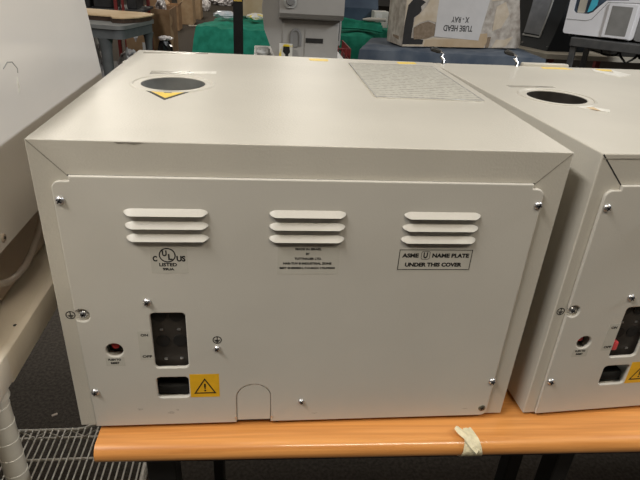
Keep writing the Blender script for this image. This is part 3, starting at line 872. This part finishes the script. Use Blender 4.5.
# --- red storage rack
rk = thing('storage_rack', 'red steel rack with dark shelves behind the grey plastic table', 'rack', (0, 0, 0))
for (rx, ry, tw) in ((-1.065, 4.80, 0.028), (-1.008, 4.81, 0.022), (-0.872, 5.25, 0.03), (-1.95, 4.80, 0.03), (-1.95, 5.25, 0.03)):
    bm = bmesh.new(); box(bm, rx - tw / 2, rx + tw / 2, ry - tw / 2, ry + tw / 2, 0.001, 1.8, 0.003); obj('post', bm, M['rackred'], rk)
for zz in (0.20, Z0 - 0.02, 1.45):
    bm = bmesh.new(); box(bm, -1.96, -0.83, 4.82, 5.27, zz, zz + 0.022, 0.003); obj('shelf', bm, M['bin'], rk)
for k, (bx0, bx1, hh, mm) in enumerate(((-1.55, -1.30, 0.30, 'bin'), (-1.27, -1.11, 0.24, 'bin'), (-0.985, -0.90, 0.30, 'bin'))):
    b_ = thing('bin', ('dark storage bin on the red rack, farthest left behind the white panel edge', 'dark storage bin on the red rack, left of the red post', 'dark storage bin on the red rack, above the plywood board')[k], 'bin', (0, 0, Z0 + 0.0025), 0, 'dark bins on the red rack')
    bm = bmesh.new()
    box(bm, bx0, bx1, 4.86, 5.18, 0, hh, 0.008)
    obj('body', bm, M[mm], b_)
    bm = bmesh.new(); box(bm, bx0 - 0.006, bx1 + 0.006, 4.852, 5.188, hh - 0.03, hh - 0.012, 0.003); obj('rim', bm, M['unitdark'], b_)
for k, (c, r, sd, lab) in enumerate((((-1.20, 4.58, 0.0), (0.085, 0.09, 0.275), 1.3, 'crumpled white plastic bag beside the near leg of the grey table'),
                                 ((-0.915, 4.50, 0.0), (0.11, 0.065, 0.24), 4.7, 'crumpled white plastic bag nearest the cream sterilizer corner'))):
    tag(crumple('plastic_bag', M['bagwhite'], None, c, r, sd, 0.30, 4, 3.0, 0.93), lab, 'bag', 'white bags under the rack')

# --- cartons along the aisle
def carton(label, x0, x1, y0, y1, h, m, group='cartons along the aisle', base=0.0, rz=0.0, flaps=True, mflap=None):
    cx, cy = (x0 + x1) / 2, (y0 + y1) / 2
    t = thing('carton', label, 'box', (cx, cy, base), rz, group)
    hx, hy = (x1 - x0) / 2, (y1 - y0) / 2
    bm = bmesh.new()
    th = 0.008
    box(bm, -hx, hx, -hy, -hy + th, 0.001, h); box(bm, -hx, hx, hy - th, hy, 0.001, h)
    box(bm, -hx, -hx + th, -hy + th, hy - th, 0.001, h); box(bm, hx - th, hx, -hy + th, hy - th, 0.001, h)
    box(bm, -hx + th, hx - th, -hy + th, hy - th, 0.001, h - 0.06)
    obj('body', bm, m, t)
    if flaps:
        fl = min(hx, hy) * 0.7
        for s in (-1, 1):
            bm = bmesh.new()
            Mx = Matrix.Translation((s * hx, 0, h)) @ Matrix.Rotation(s * math.radians(38), 4, 'Y')
            box(bm, -0.003, 0.003, -hy * 0.97, hy * 0.97, 0.0, fl, M4=Mx); obj('flap', bm, mflap or M['cardlight'], t)
    return t
uc = carton('brown carton with white paper pieces under the grey plastic table', -0.97, -0.80, 4.64, 4.80, Z0 - 0.105, M['card'], flaps=False)
bm = bmesh.new(); prism(bm, [(-0.045, 0.60), (0.045, 0.605), (-0.005, 0.50)], -0.0825, -0.0805, 'xz'); obj('paper_flap', bm, M['bagwhite'], uc, 'white paper triangle')
bm = bmesh.new(); box(bm, 0.050, 0.078, -0.0825, -0.0805, 0.34, 0.50); obj('paper_strip', bm, M['paper'], uc, 'white paper strip')
carton('tall brown carton with torn right edge standing beside the aisle, nearest of the row', -0.93, -0.715, 5.50, 5.95, Z0 - 0.045, M['card'], flaps=False)
bm = bmesh.new()
pts = [(0.0, -0.45), (0.012, -0.45), (0.020, -0.30), (0.034, -0.25), (0.026, -0.20), (0.010, -0.15), (0.030, -0.10), (0.014, -0.05), (0.0, -0.03)]
prism(bm, [(x - 0.004, z + Z0 - 0.05) for x, z in pts], -0.003, 0.003, 'xz')
tr = obj('torn_edge', bm, M['cardlight'], bpy.data.objects['carton.001']); tr.location = (0.1075, -0.228, 0)
tag(crumple('packing_paper', M['bagwhite'], None, (-0.835, 5.72, Z0 - 0.103), (0.05, 0.11, 0.085), 2.2, 0.3, 3, 3.0, 0.7), 'crumpled white paper in the top of the nearest brown carton', 'paper')
carton('brown carton second in the row along the aisle', -1.40, -1.205, 9.6, 10.0, 0.40, M['card'])
carton('brown carton third in the row, paper on top', -1.345, -1.075, 10.55, 11.0, 0.50, M['cardlight'], flaps=False)
tag(crumple('packing_paper', M['bagwhite'], None, (-1.215, 10.77, 0.445), (0.12, 0.17, 0.09), 3.9, 0.4, 3, 3.0, 0.7), 'grey white paper on top of the third carton', 'paper')
carton('tall narrow carton fourth in the row along the aisle', -1.205, -1.03, 11.5, 11.9, 0.62, M['cardlight'], flaps=False)
carton('dark brown carton behind the second carton', -1.80, -1.47, 10.2, 10.7, 0.75, M['card'], flaps=False)
carton('brown carton behind the tallest aisle carton', -1.33, -0.98, 6.3, 6.8, 0.62, M['card'], flaps=False)
for k, (c, r, sd, lab) in enumerate((((-1.10, 13.4, 0), (0.10, 0.10, 0.16), 5.1, 'small white bundle at the end of the carton row'),
                                 ((-0.82, 15.2, 0), (0.30, 0.25, 0.13), 6.3, 'pale grey bundle at the far end of the aisle, left one'),
                                 ((0.10, 15.4, 0), (0.34, 0.25, 0.15), 8.8, 'pale grey bundle at the far end of the aisle, right one'))):
    tag(crumple('bundle', M['bagwhite'], None, c, r, sd, 0.35, 3, 2.6, 0.8), lab, 'bundle', 'pale bundles at the aisle end')
bk = thing('bin_bag', 'small knotted black bag with white wrapping by the nearest carton', 'bag', (-0.705, 5.00, 0))
crumple('bag', M['bagblack'], bk, (0, 0, 0.001), (0.09, 0.09, 0.262), 9.4, 0.22, 3, 2.4, 0.9)
crumple('wrapping', M['bagwhite'], bk, (0.012, -0.02, 0.475), (0.065, 0.05, 0.020), 3.3, 0.5, 3, 3.5)
bm = bmesh.new(); box(bm, -0.16, 0.16, -0.05, 0.05, 0.001, 0.018, 0.003)
pk = tag(obj('plank', bm, M['beige']), 'pale short plank lying on the carpet in the aisle', 'plank'); pk.location = (-0.98, 10.35, 0); pk.rotation_euler = (0, 0, 0.15)
bm = bmesh.new(); box(bm, -0.20, 0.20, -0.06, 0.06, 0.001, 0.03, 0.004)
pk = tag(obj('plank', bm, M['deck']), 'pale strip of board on the carpet by the green table', 'plank'); pk.location = (-0.30, 11.9, 0); pk.rotation_euler = (0, 0, 0.1)

# --- draped tables
def draped(name, label, corners, ztop, drop, m, flare, folds, seed, cat='table', rough=0.012):
    """a cloth-covered table: cloth with folds hanging over a plain table"""
    t = thing(name, label, cat, (0, 0, 0))
    C = [Vector((x, y)) for x, y in corners]
    ctr = sum(C, Vector((0, 0))) / 4
    bm = bmesh.new()
    ring_pts = []
    for i in range(4):
        a, b = C[i], C[(i + 1) % 4]
        n = max(6, int((b - a).length / 0.035))
        for k in range(n):
            ring_pts.append((a.lerp(b, k / n), k / n if False else 0))
    N = len(ring_pts)
    # top grid: concentric rings so the rim matches the skirt
    rings = []
    for lv in range(9):
        s = lv / 8
        row = []
        for p, _ in ring_pts:
            q = ctr.lerp(p, max(0.02, s))
            z = ztop + rough * noise.noise(Vector((q.x * 7 + seed, q.y * 9, seed))) + rough * 0.6 * noise.noise(Vector((q.x * 21, q.y * 3 + seed, 2)))
            if lv == 8: z -= 0.006
            row.append(bm.verts.new((q.x, q.y, z)))
        rings.append(row)
    acc = 0.0
    dist = []
    for k in range(N):
        dist.append(acc); acc += (ring_pts[(k + 1) % N][0] - ring_pts[k][0]).length
    for lv in range(1, 9):
        s = lv / 8
        row = []
        for k, (p, _) in enumerate(ring_pts):
            out = (p - ctr); 
            # outward normal from the nearest edge
            nrm = Vector((0, 0))
            for i in range(4):
                a, b = C[i], C[(i + 1) % 4]
                e = (b - a).normalized(); nn = Vector((e.y, -e.x))
                if (p - a).dot(nn) > -1e-4 and (p - a).dot(nn) < 1e-4: nrm += nn
            if nrm.length < 1e-6: nrm = out.copy()
            nrm.normalize()
            f = flare * s + folds * s * (math.sin(dist[k] * 26 + seed + 1.5 * noise.noise(Vector((dist[k] * 2, seed, 0)))) + 0.5 * math.sin(dist[k] * 57 + seed))
            q = p + nrm * (0.008 + max(-0.004, f))
            row.append(bm.verts.new((q.x, q.y, ztop - 0.006 - drop * s)))
        rings.append(row)
    for a, b in zip(rings, rings[1:]):
        for k in range(N): bm.faces.new((a[k], a[(k + 1) % N], b[(k + 1) % N], b[k]))
    bm.faces.new(rings[0])
    cl = obj('cloth', bm, m, t, smooth=60)
    bm = bmesh.new()
    ins = [ctr + (c - ctr) * 0.96 for c in C]
    prism(bm, [(c.x, c.y) for c in ins], ztop - 0.055, ztop - 0.025, 'xy'); obj('tabletop', bm, M['ply'], t)
    for c in [ctr + (c - ctr) * 0.88 for c in C]:
        bm = bmesh.new(); box(bm, c.x - 0.02, c.x + 0.02, c.y - 0.02, c.y + 0.02, 0.001, ztop - 0.0555, 0.003); obj('leg', bm, M['frame'], t)
    return t
draped('draped_table', 'table under a bright green cloth hanging in folds beyond the sterilizer', ((-0.255, 3.63), (0.98, 3.52), (1.35, 4.35), (-0.10, 4.55)), Z0 + 0.030, 0.62, M['green'], 0.10, 0.012, 2.0, rough=0.022)
draped('draped_table', 'table under a slate blue cloth carrying the taped carton', ((0.772, 2.80), (1.90, 2.76), (1.90, 3.36), (0.95, 3.36)), Z0 + 0.045, 0.66, M['bluecloth'], 0.035, 0.010, 5.0, rough=0.006)

# things on the green table
carton('plain tan carton on the green cloth behind the black post', 0.005, 0.30, 4.20, 4.46, 0.34, M['kraft'], 'cartons on the green table', Z0 + 0.056, -0.05, False)
tag(crumple('packet', M['packetblue'], None, (-0.075, 4.00, Z0 + 0.0545), (0.085, 0.07, 0.030), 1.9, 0.25, 3, 2.5, 0.7), 'pale blue white packet on the green cloth left of the black post', 'packet')
tag(crumple('packet', M['packet'], None, (0.165, 3.98, Z0 + 0.0545), (0.075, 0.06, 0.028), 7.7, 0.2, 3, 2.5, 0.7), 'yellow and white packet on the green cloth right of the black post', 'packet')
nv = thing('console', 'dark navy console box on the green cloth behind the grey unit', 'machine', (0.92, 4.05, Z0 + 0.056), 0.05)
bm = bmesh.new(); prism(bm, [(-0.08, 0.0), (0.20, 0.0), (0.20, 0.34), (0.02, 0.34), (-0.08, 0.12)], -0.11, 0.17, 'yz'); 
for v in bm.verts: v.co = Vector((v.co.x, v.co.y, v.co.z))
obj('body', bm, M['navy'], nv)
bm = bmesh.new(); box(bm, -0.10, -0.01, -0.086, -0.080, 0.012, 0.035, 0.002); obj('strip', bm, M['unit'], nv)
wb = thing('small_carton', 'small off white box with yellow label on the green cloth', 'box', (1.10, 3.92, Z0 + 0.052), 0.05)
bm = bmesh.new(); box(bm, -0.055, 0.055, -0.05, 0.05, 0, 0.115, 0.003); obj('body', bm, M['offwhite'], wb)
bm = bmesh.new(); box(bm, -0.040, 0.005, -0.0508, -0.0500, 0.05, 0.10); obj('sticker', bm, M['packet'], wb, 'yellow label')
bm = bmesh.new()
tube(bm, [(0.925, 3.68, 0), (0.975, 3.675, 0.002), (1.09, 3.66, 0.004)], [0.006, 0.013, 0.012], 12)
hpz = tag(obj('handpiece', bm, M['offwhite']), 'white tube handpiece lying on the green cloth', 'handpiece'); hpz.location = (0, -0.02, Z0 + 0.125)
bm = bmesh.new()
# green cloth bunched folds
def cloth_folds():
    bm = bmesh.new()
    nx, ny = 46, 22
    g = []
    for i in range(nx + 1):
        row = []
        for j in range(ny + 1):
            u, v = i / nx, j / ny
            x = 0.66 + 0.40 * u; y = 3.58 + 0.20 * v + 0.03 * math.sin(u * 4)
            h = 0.065 * math.sin(math.pi * min(1, max(0, v))) ** 0.6 * (0.7 + 0.5 * noise.noise(Vector((u * 3, v * 9, 3)))) + 0.018 * math.sin(v * 26 + 3 * u)
            row.append(bm.verts.new((x, y, Z0 + 0.050 + max(0.0, h))))
        g.append(row)
    for i in range(nx):
        for j in range(ny): bm.faces.new((g[i][j], g[i + 1][j], g[i + 1][j + 1], g[i][j + 1]))
    bmesh.ops.solidify(bm, geom=list(bm.faces), thickness=0.003)
    return obj('cloth', bm, M['green'], smooth=60)
tag(cloth_folds(), 'bunched green cloth heaped right of the grey unit', 'cloth')

# --- black post
ps = thing('post', 'square black steel post standing before the green table', 'post', (0.080, 2.62, 0))
bm = bmesh.new(); box(bm, -0.025, 0.025, -0.02, 0.02, 0.008, 1.55, 0.003); obj('shaft', bm, M['frame'], ps)
bm = bmesh.new(); box(bm, -0.022, 0.020, -0.0205, -0.0195, Z0 + 0.275, Z0 + 0.300); obj('tape_band', bm, M['palyellow'], ps, 'yellow tape band')
bm = bmesh.new(); box(bm, -0.08, 0.08, -0.08, 0.08, 0.0005, 0.008, 0.002); obj('base_plate', bm, M['frame'], ps)

# --- white side table and grey unit on it
st = thing('side_table', 'white side table under the grey dental unit', 'table', (0, 0, 0))
ZT = Z0 + 0.046
bm = bmesh.new(); box(bm, 0.165, 0.625, 2.22, 2.72, ZT - 0.03, ZT, 0.004); obj('tabletop', bm, M['white'], st)
for (lx, ly) in ((0.20, 2.25), (0.59, 2.25), (0.20, 2.69), (0.59, 2.69)):
    bm = bmesh.new(); box(bm, lx - 0.018, lx + 0.018, ly - 0.018, ly + 0.018, 0.001, ZT - 0.0302, 0.003); obj('leg', bm, M['white'], st)
un_ = thing('dental_unit', 'grey dental unit with overhanging head and padlock arch on the white side table', 'machine', (0, 0, ZT))
def sub(o_y): return o_y
bm = bmesh.new()
box(bm, 0.302, 0.582, 2.33, 2.62, 0.0005, 0.185, 0.008)
obj('lower_body', bm, M['unit'], un_)
bm = bmesh.new()
prism(bm, [(0.218, 0.30), (0.205, 0.22), (0.216, 0.13), (0.244, 0.06), (0.272, 0.0005), (0.303, 0.0005), (0.303, 0.45), (0.24, 0.45)], 2.335, 2.60, 'xz')
obj('side_wing', bm, M['unit'], un_, 'curved grey side wing')
bm = bmesh.new()
prism(bm, [(2.33, 0.184), (2.27, 0.196), (2.25, 0.215), (2.255, 0.28), (2.275, 0.45), (2.62, 0.45), (2.62, 0.184)], 0.286, 0.590, 'yz')
es = [e for e in bm.edges if len(e.link_faces) == 2 and e.calc_face_angle(0) > 0.9]
bmesh.ops.bevel(bm, geom=es, offset=0.010, segments=3, affect='EDGES')
obj('head', bm, M['unit'], un_)
bm = bmesh.new(); prism(bm, rrect(0.305, 0.365, 0.238, 0.320, 0.022), 2.243, 2.262, 'xz'); bz = obj('bezel', bm, M['paleplastic'], un_)
bm = bmesh.new(); cyl(bm, (0.335, 2.243, 0.268), (0, -1, 0), 0.020, 0.014, 24, 0.016); obj('knob', bm, M['unitdark'], bz)
bm = bmesh.new()
arch = [(0.368 + 0.022 * math.cos(math.radians(180 - 180 * k / 12)), 2.327, 0.105 + 0.030 * math.sin(math.radians(180 * k / 12))) for k in range(13)]
arch = [(0.346, 2.327, 0.062)] + arch + [(0.390, 2.327, 0.062)]
tube(bm, arch, 0.0075, 10); obj('arch_handle', bm, M['unitdark'], un_)
bm = bmesh.new(); prism(bm, rrect(0.350, 0.386, 0.055, 0.128, 0.016), 2.325, 2.3298, 'xz'); obj('recess_plate', bm, M['unitdark'], un_)
bm = bmesh.new(); prism(bm, rrect(0.416, 0.508, 0.008, 0.142, 0.004), 2.326, 2.3299, 'xz'); dr = obj('drive_door', bm, M['unit'], un_)
bm = bmesh.new(); box(bm, 0.419, 0.505, 2.3235, 2.3265, 0.078, 0.100); obj('slot', bm, M['dark'], dr, 'black slot')
bm = bmesh.new(); box(bm, 0.582, 0.602, 2.40, 2.60, 0.06, 0.30, 0.006); obj('side_bracket', bm, M['paleplastic'], un_)
bm = bmesh.new(); box(bm, 0.5835, 0.592, 2.392, 2.402, 0.085, 0.21); obj('side_slot', bm, M['dark'], un_, 'dark vertical slot')
cd = thing('card_box', 'small white and yellow carton with black figure before the grey unit', 'box', (0.322, 2.272, ZT))
bm = bmesh.new(); box(bm, -0.033, 0.030, -0.012, 0.012, 0.0005, 0.076, 0.001); obj('body', bm, M['offwhite'], cd)
bm = bmesh.new(); box(bm, -0.0332, 0.0302, -0.0126, -0.0120, 0.064, 0.0762); box(bm, -0.0332, -0.022, -0.0126, -0.0120, 0.004, 0.064); obj('yellow_print', bm, M['packet'], cd)
bm = bmesh.new(); prism(bm, [(-0.014, 0.066), (0.016, 0.066), (0.019, 0.040), (0.011, 0.030), (0.013, 0.004), (-0.006, 0.004), (-0.004, 0.028), (-0.016, 0.042)], -0.0132, -0.0126, 'xz'); obj('black_print', bm, M['ink'], cd)
tag(crumple('lump', M['paleplastic'], None, (0.212, 2.40, ZT), (0.036, 0.05, 0.024), 4.4, 0.2, 3, 2.0, 0.7), 'grey soft lump on the left end of the white side table', 'pouch')

# --- dark red wire hamper
hm = thing('wire_hamper', 'dark red wire hamper standing between the grey unit and blue cloth', 'basket', (0, 0, 0))
bm = bmesh.new()
hx0, hx1, hy0, hy1 = 0.625, 0.725, 2.84, 3.20
for zz in [0.02 + 0.058 * k for k in range(14)]:
    tube(bm, [(hx0, hy0, zz), (hx1, hy0, zz), (hx1, hy1, zz), (hx0, hy1, zz), (hx0, hy0, zz)], 0.004, 6, False)
for k in range(5):
    xx = hx0 + (hx1 - hx0) * k / 4
    tube(bm, [(xx, hy0, 0.004), (xx, hy0, 0.774)], 0.004, 6); tube(bm, [(xx, hy1, 0.004), (xx, hy1, 0.774)], 0.004, 6)
for k in range(1, 8):
    yy = hy0 + (hy1 - hy0) * k / 8
    for xx in (hx0, hx1): tube(bm, [(xx, yy, 0.004), (xx, yy, 0.774)], 0.004, 6)
obj('mesh', bm, M['rackred'], hm)
bm = bmesh.new(); box(bm, hx0 + 0.008, hx1 - 0.008, hy0 + 0.008, hy1 - 0.008, 0.004, 0.72, 0.01); obj('liner', bm, M['bagblack'], hm, 'black liner')

# --- taped carton with the note
xb = thing('tube_carton', 'large torn and taped carton with an upside-down paper note', 'box', (1.046, 2.892, Z0 + 0.0535), 0.1936)
bm = bmesh.new()
prism(bm, [(0.0, 0.0), (0.80, 0.0), (0.822, 0.012), (0.826, 0.03), (0.752, 0.29), (0.725, 0.44), (-0.012, 0.44)], 0.0, 0.24, 'xz')
obj('body', bm, M['torn'], xb, 'grey brown torn wrapping')
def patch(nm, pts, m, y=-0.0015, lab=None, th=0.0015):
    bm = bmesh.new(); prism(bm, pts, y, y + th, 'xz'); return obj(nm, bm, m, xb, lab)
patch('torn_paper', [(0.002, 0.004), (0.20, 0.003), (0.33, 0.0), (0.345, 0.05), (0.20, 0.055), (0.13, 0.04), (0.055, 0.045), (0.05, 0.16), (0.02, 0.24), (0.06, 0.30), (0.18, 0.30), (0.20, 0.42), (-0.010, 0.43)], M['tornpale'], -0.0012)
patch('dark_hole', [(-0.002, 0.012), (0.132, 0.014), (0.134, 0.040), (0.052, 0.050), (0.055, 0.164), (0.085, 0.185), (0.098, 0.205), (0.090, 0.225), (0.118, 0.25), (0.080, 0.268), (0.035, 0.262), (0.008, 0.23), (-0.001, 0.14)], M['darkprint'], -0.0016)
patch('brown_patch', [(0.070, 0.042), (0.150, 0.046), (0.204, 0.064), (0.199, 0.130), (0.150, 0.146), (0.10, 0.130), (0.060, 0.108)], M['brownpatch'], -0.0020)
patch('pale_scrap', [(0.055, 0.112), (0.10, 0.137), (0.15, 0.152), (0.203, 0.140), (0.205, 0.29), (0.16, 0.30), (0.13, 0.235), (0.10, 0.195), (0.062, 0.165)], M['tornpale'], -0.0024)
patch('kraft_strip', [(0.139, 0.003), (0.560, 0.0), (0.579, 0.040), (0.568, 0.086), (0.50, 0.080), (0.36, 0.050), (0.15, 0.040)], M['kraft'], -0.0021)
patch('torn_tape', [(0.572, 0.002), (0.594, 0.003), (0.600, 0.066), (0.577, 0.064)], M['brownpatch'], -0.0026)
nt_ = patch('paper_note', [(0.204, 0.061), (0.513, 0.043), (0.546, 0.285), (0.202, 0.272)], M['paper'], -0.0030, 'white paper note')
text('lettering', 'TUBE HEAD', M['ink'], nt_, 0.257, 0.458, 0.093, 0.128, -0.0031, 0.02, 180)
text('lettering', 'X - RAY', M['ink'], nt_, 0.303, 0.424, 0.143, 0.176, -0.0031, 0.02, 180)
for pts, yy in (([(0.60, 0.10), (0.66, 0.12), (0.70, 0.20), (0.66, 0.27), (0.60, 0.24)], -0.0016), ([(0.62, 0.0), (0.72, 0.01), (0.76, 0.07), (0.70, 0.05), (0.64, 0.05)], -0.0016), ([(0.56, 0.27), (0.64, 0.28), (0.70, 0.33), (0.66, 0.40), (0.56, 0.38)], -0.0018)):
    patch('torn_paper', pts, M['tornpale'], yy)
bm = bmesh.new(); prism(bm, [(0.06, 0.03), (0.15, 0.04), (0.16, 0.14), (0.07, 0.15)], -0.0014, 0.0, 'yz')
obj('side_patch', bm, M['brownpatch'], xb)

# --- beige table, black curved cabinet
bt = thing('beige_table', 'beige edged table under the black curved cabinet', 'table', (0, 0, 0))
ZB = Z0 + 0.020
bm = bmesh.new(); prism(bm, [(1.975, 3.37), (2.08, 3.10), (3.0, 3.10), (3.0, 3.95), (1.975, 3.95)], ZB - 0.03, ZB, 'xy'); obj('tabletop', bm, M['beige'], bt)
for (lx, ly) in ((2.16, 3.20), (2.94, 3.16), (2.02, 3.90), (2.94, 3.90)):
    bm = bmesh.new(); box(bm, lx - 0.02, lx + 0.02, ly - 0.02, ly + 0.02, 0.001, ZB - 0.0302, 0.003); obj('leg', bm, M['rackred'], bt)
ct = thing('milling_cabinet', 'black cabinet with curved front and tinted window right of the taped carton', 'machine', (0, 0, ZB))
def curved_cab():
    bm = bmesh.new()
    rows = []
    n = 14
    for i in range(n + 1):
        u = i / n
        z = 0.0008 + 0.52 * u
        b = 0.13 * u ** 1.0 + 0.03 * math.sin(math.pi * u)      # lean back and to the right, bulging
        p = [(2.06 + b * 0.36, 3.49 + b * 0.2), (2.14 + b * 0.92, 3.235 + b * 0.55), (2.45 + b * 0.4, 3.26 + b * 0.4), (2.45 + b * 0.4, 3.86), (2.14 + b * 0.3, 3.86)]
        rows.append([bm.verts.new((x, y, z)) for x, y in p])
    for a, b in zip(rows, rows[1:]):
        for k in range(5): bm.faces.new((a[k], a[(k + 1) % 5], b[(k + 1) % 5], b[k]))
    bm.faces.new(rows[0]); bm.faces.new(rows[-1])
    obj('body', bm, M['cabblack'], ct, smooth=25)
    # tinted window lying on the front-left face
    def on_face(s, u, off):
        b = 0.13 * u + 0.03 * math.sin(math.pi * u)
        A = Vector((2.06 + b * 0.36, 3.49 + b * 0.2)); B = Vector((2.15 + b * 0.92, 3.235 + b * 0.55))
        q = A.lerp(B, s); e = (B - A).normalized(); nn = Vector((e.y, -e.x))
        q = q + nn * off
        return Vector((q.x, q.y, 0.0008 + 0.52 * u))
    def strip(nm, s0, s1, u0, u1, off0, off1, m):
        bm = bmesh.new()
        rows = []
        for i in range(13):
            u = u0 + (u1 - u0) * i / 12
            rows.append([bm.verts.new(on_face(s0, u, off0)), bm.verts.new(on_face(s1, u, off0)), bm.verts.new(on_face(s1, u, off1)), bm.verts.new(on_face(s0, u, off1))])
        for a, b in zip(rows, rows[1:]):
            for k in range(4): bm.faces.new((a[k], a[(k + 1) % 4], b[(k + 1) % 4], b[k]))
        bm.faces.new(rows[0]); bm.faces.new(rows[-1])
        return obj(nm, bm, m, ct, smooth=25)
    win = strip('window', 0.02, 0.56, 0.17, 0.94, -0.004, 0.009, M['glossgrey'])
    strip('window_trim', 0.56, 0.585, 0.15, 0.94, -0.004, 0.013, M['paleplastic'])
    strip('window_trim', 0.0, 0.585, 0.135, 0.153, -0.004, 0.013, M['paleplastic'])
    for s in (0.06, 0.93):
        c = on_face(s, 0.045, 0.0); bm = bmesh.new(); cyl(bm, c, (-0.6, -0.7, 0), 0.007, 0.006, 12); obj('bolt', bm, M['chrome'], ct)
curved_cab()

# --- dark trestle table with the white device
tt = thing('trestle_table', 'dark grey table carrying the white device with screen', 'table', (1.99, 2.70, 0), math.radians(-40))
ZD = Z0 + 0.172
bm = bmesh.new(); box(bm, 0.0, 0.95, 0.0, 0.42, ZD - 0.048, ZD, 0.004); obj('tabletop', bm, M['trestle'], tt)
for (lx, ly) in ((0.022, 0.03), (0.92, 0.03), (0.04, 0.38), (0.92, 0.38)):
    bm = bmesh.new(); box(bm, lx - 0.016, lx + 0.016, ly - 0.016, ly + 0.016, 0.001, ZD - 0.0482, 0.003); obj('leg', bm, M['trestle'], tt)
bm = bmesh.new()
for k in range(5):
    x0 = 0.16 + 0.10 * k
    tube(bm, [(x0, 0.10, ZD - 0.0480), (x0 + 0.01, 0.09, ZD - 0.075), (x0 + 0.05, 0.085, ZD - 0.082 - 0.03 * ((k * 7) % 3 == 1)), (x0 + 0.09, 0.09, ZD - 0.075), (x0 + 0.10, 0.10, ZD - 0.0480)], 0.007, 8)
obj('cable', bm, M['black'], tt, 'black looping cable under the top')
dv = thing('scanner', 'white desktop device with arched window and grey touch screen, top right', 'machine', (1.972, 2.777, ZD), math.radians(-38))
def device():
    # front shell with window cut-out
    out = rrect(0.0, 0.375, 0.014, 0.34, 0.016, 5)
    wn = [(0.030, 0.140), (0.044, 0.128), (0.112, 0.128), (0.135, 0.140), (0.160, 0.172), (0.190, 0.205), (0.300, 0.214), (0.300, 0.310), (0.030, 0.310)]
    sheet('front_shell', [out, wn], 0.012, M['devwhite'], dv, 0.012, 'white front with arched opening')
    bm = bmesh.new(); box(bm, 0.004, 0.372, 0.0245, 0.36, 0.014, 0.335, 0.012)
    # hollow look: dark chamber front
    obj('body', bm, M['unit'], dv, 'grey body')
    bm = bmesh.new(); box(bm, 0.028, 0.302, 0.0215, 0.0248, 0.126, 0.312); ch = obj('chamber', bm, M['navy'], dv, 'dark chamber')
    bm = bmesh.new(); prism(bm, rrect(0.050, 0.090, 0.130, 0.215, 0.008), 0.014, 0.0214, 'xz'); obj('holder', bm, M['beige'], ch)
    bm = bmesh.new(); prism(bm, [(0.104, 0.136), (0.128, 0.146), (0.145, 0.175), (0.145, 0.21), (0.112, 0.21)], 0.013, 0.0214, 'xz'); obj('insert', bm, M['cyan'], ch, 'cyan insert')
    bm = bmesh.new(); prism(bm, rrect(0.212, 0.355, 0.018, 0.195, 0.006), -0.008, 0.0, 'xz'); sb_ = obj('screen_bezel', bm, M['devwhite'], dv)
    bm = bmesh.new(); prism(bm, rrect(0.228, 0.333, 0.030, 0.182, 0.003), -0.0088, -0.0081, 'xz'); obj('screen', bm, M['screen'], sb_, 'grey screen')
    # groove following the arch
    bm = bmesh.new()
    tube(bm, [(0.004, -0.0004, 0.092), (0.11, -0.0004, 0.092), (0.138, -0.0004, 0.102), (0.170, -0.0004, 0.150), (0.200, -0.0004, 0.196), (0.36, -0.0004, 0.205)], 0.0016, 6)
    obj('groove', bm, M['unitdark'], dv)
    bm = bmesh.new(); prism(bm, rrect(0.3752, 0.62, 0.010, 0.30, 0.02), 0.03, 0.34, 'xz'); obj('side_housing', bm, M['unitdark'], dv, 'dark grey side housing')
    for fx in (0.05, 0.33):
        for fy_ in (0.05, 0.32):
            bm = bmesh.new(); cyl(bm, (fx, fy_, 0.0003), (0, 0, 1), 0.018, 0.0135, 16); obj('foot', bm, M['black'], dv)
device()
bx_ = thing('equipment_box', 'black equipment box on the beige table under the dark trestle', 'machine', (2.74, 3.18, ZB + 0.0005))
bm = bmesh.new(); box(bm, -0.20, 0.24, -0.04, 0.26, 0, 0.085, 0.008); obj('body', bm, M['black'], bx_)
for k in range(4):
    bm = bmesh.new(); cyl(bm, (-0.12 + 0.09 * k, -0.0405, 0.045), (0, -1, 0), 0.012, 0.008, 16); obj('knob', bm, M['unitdark'], bx_)
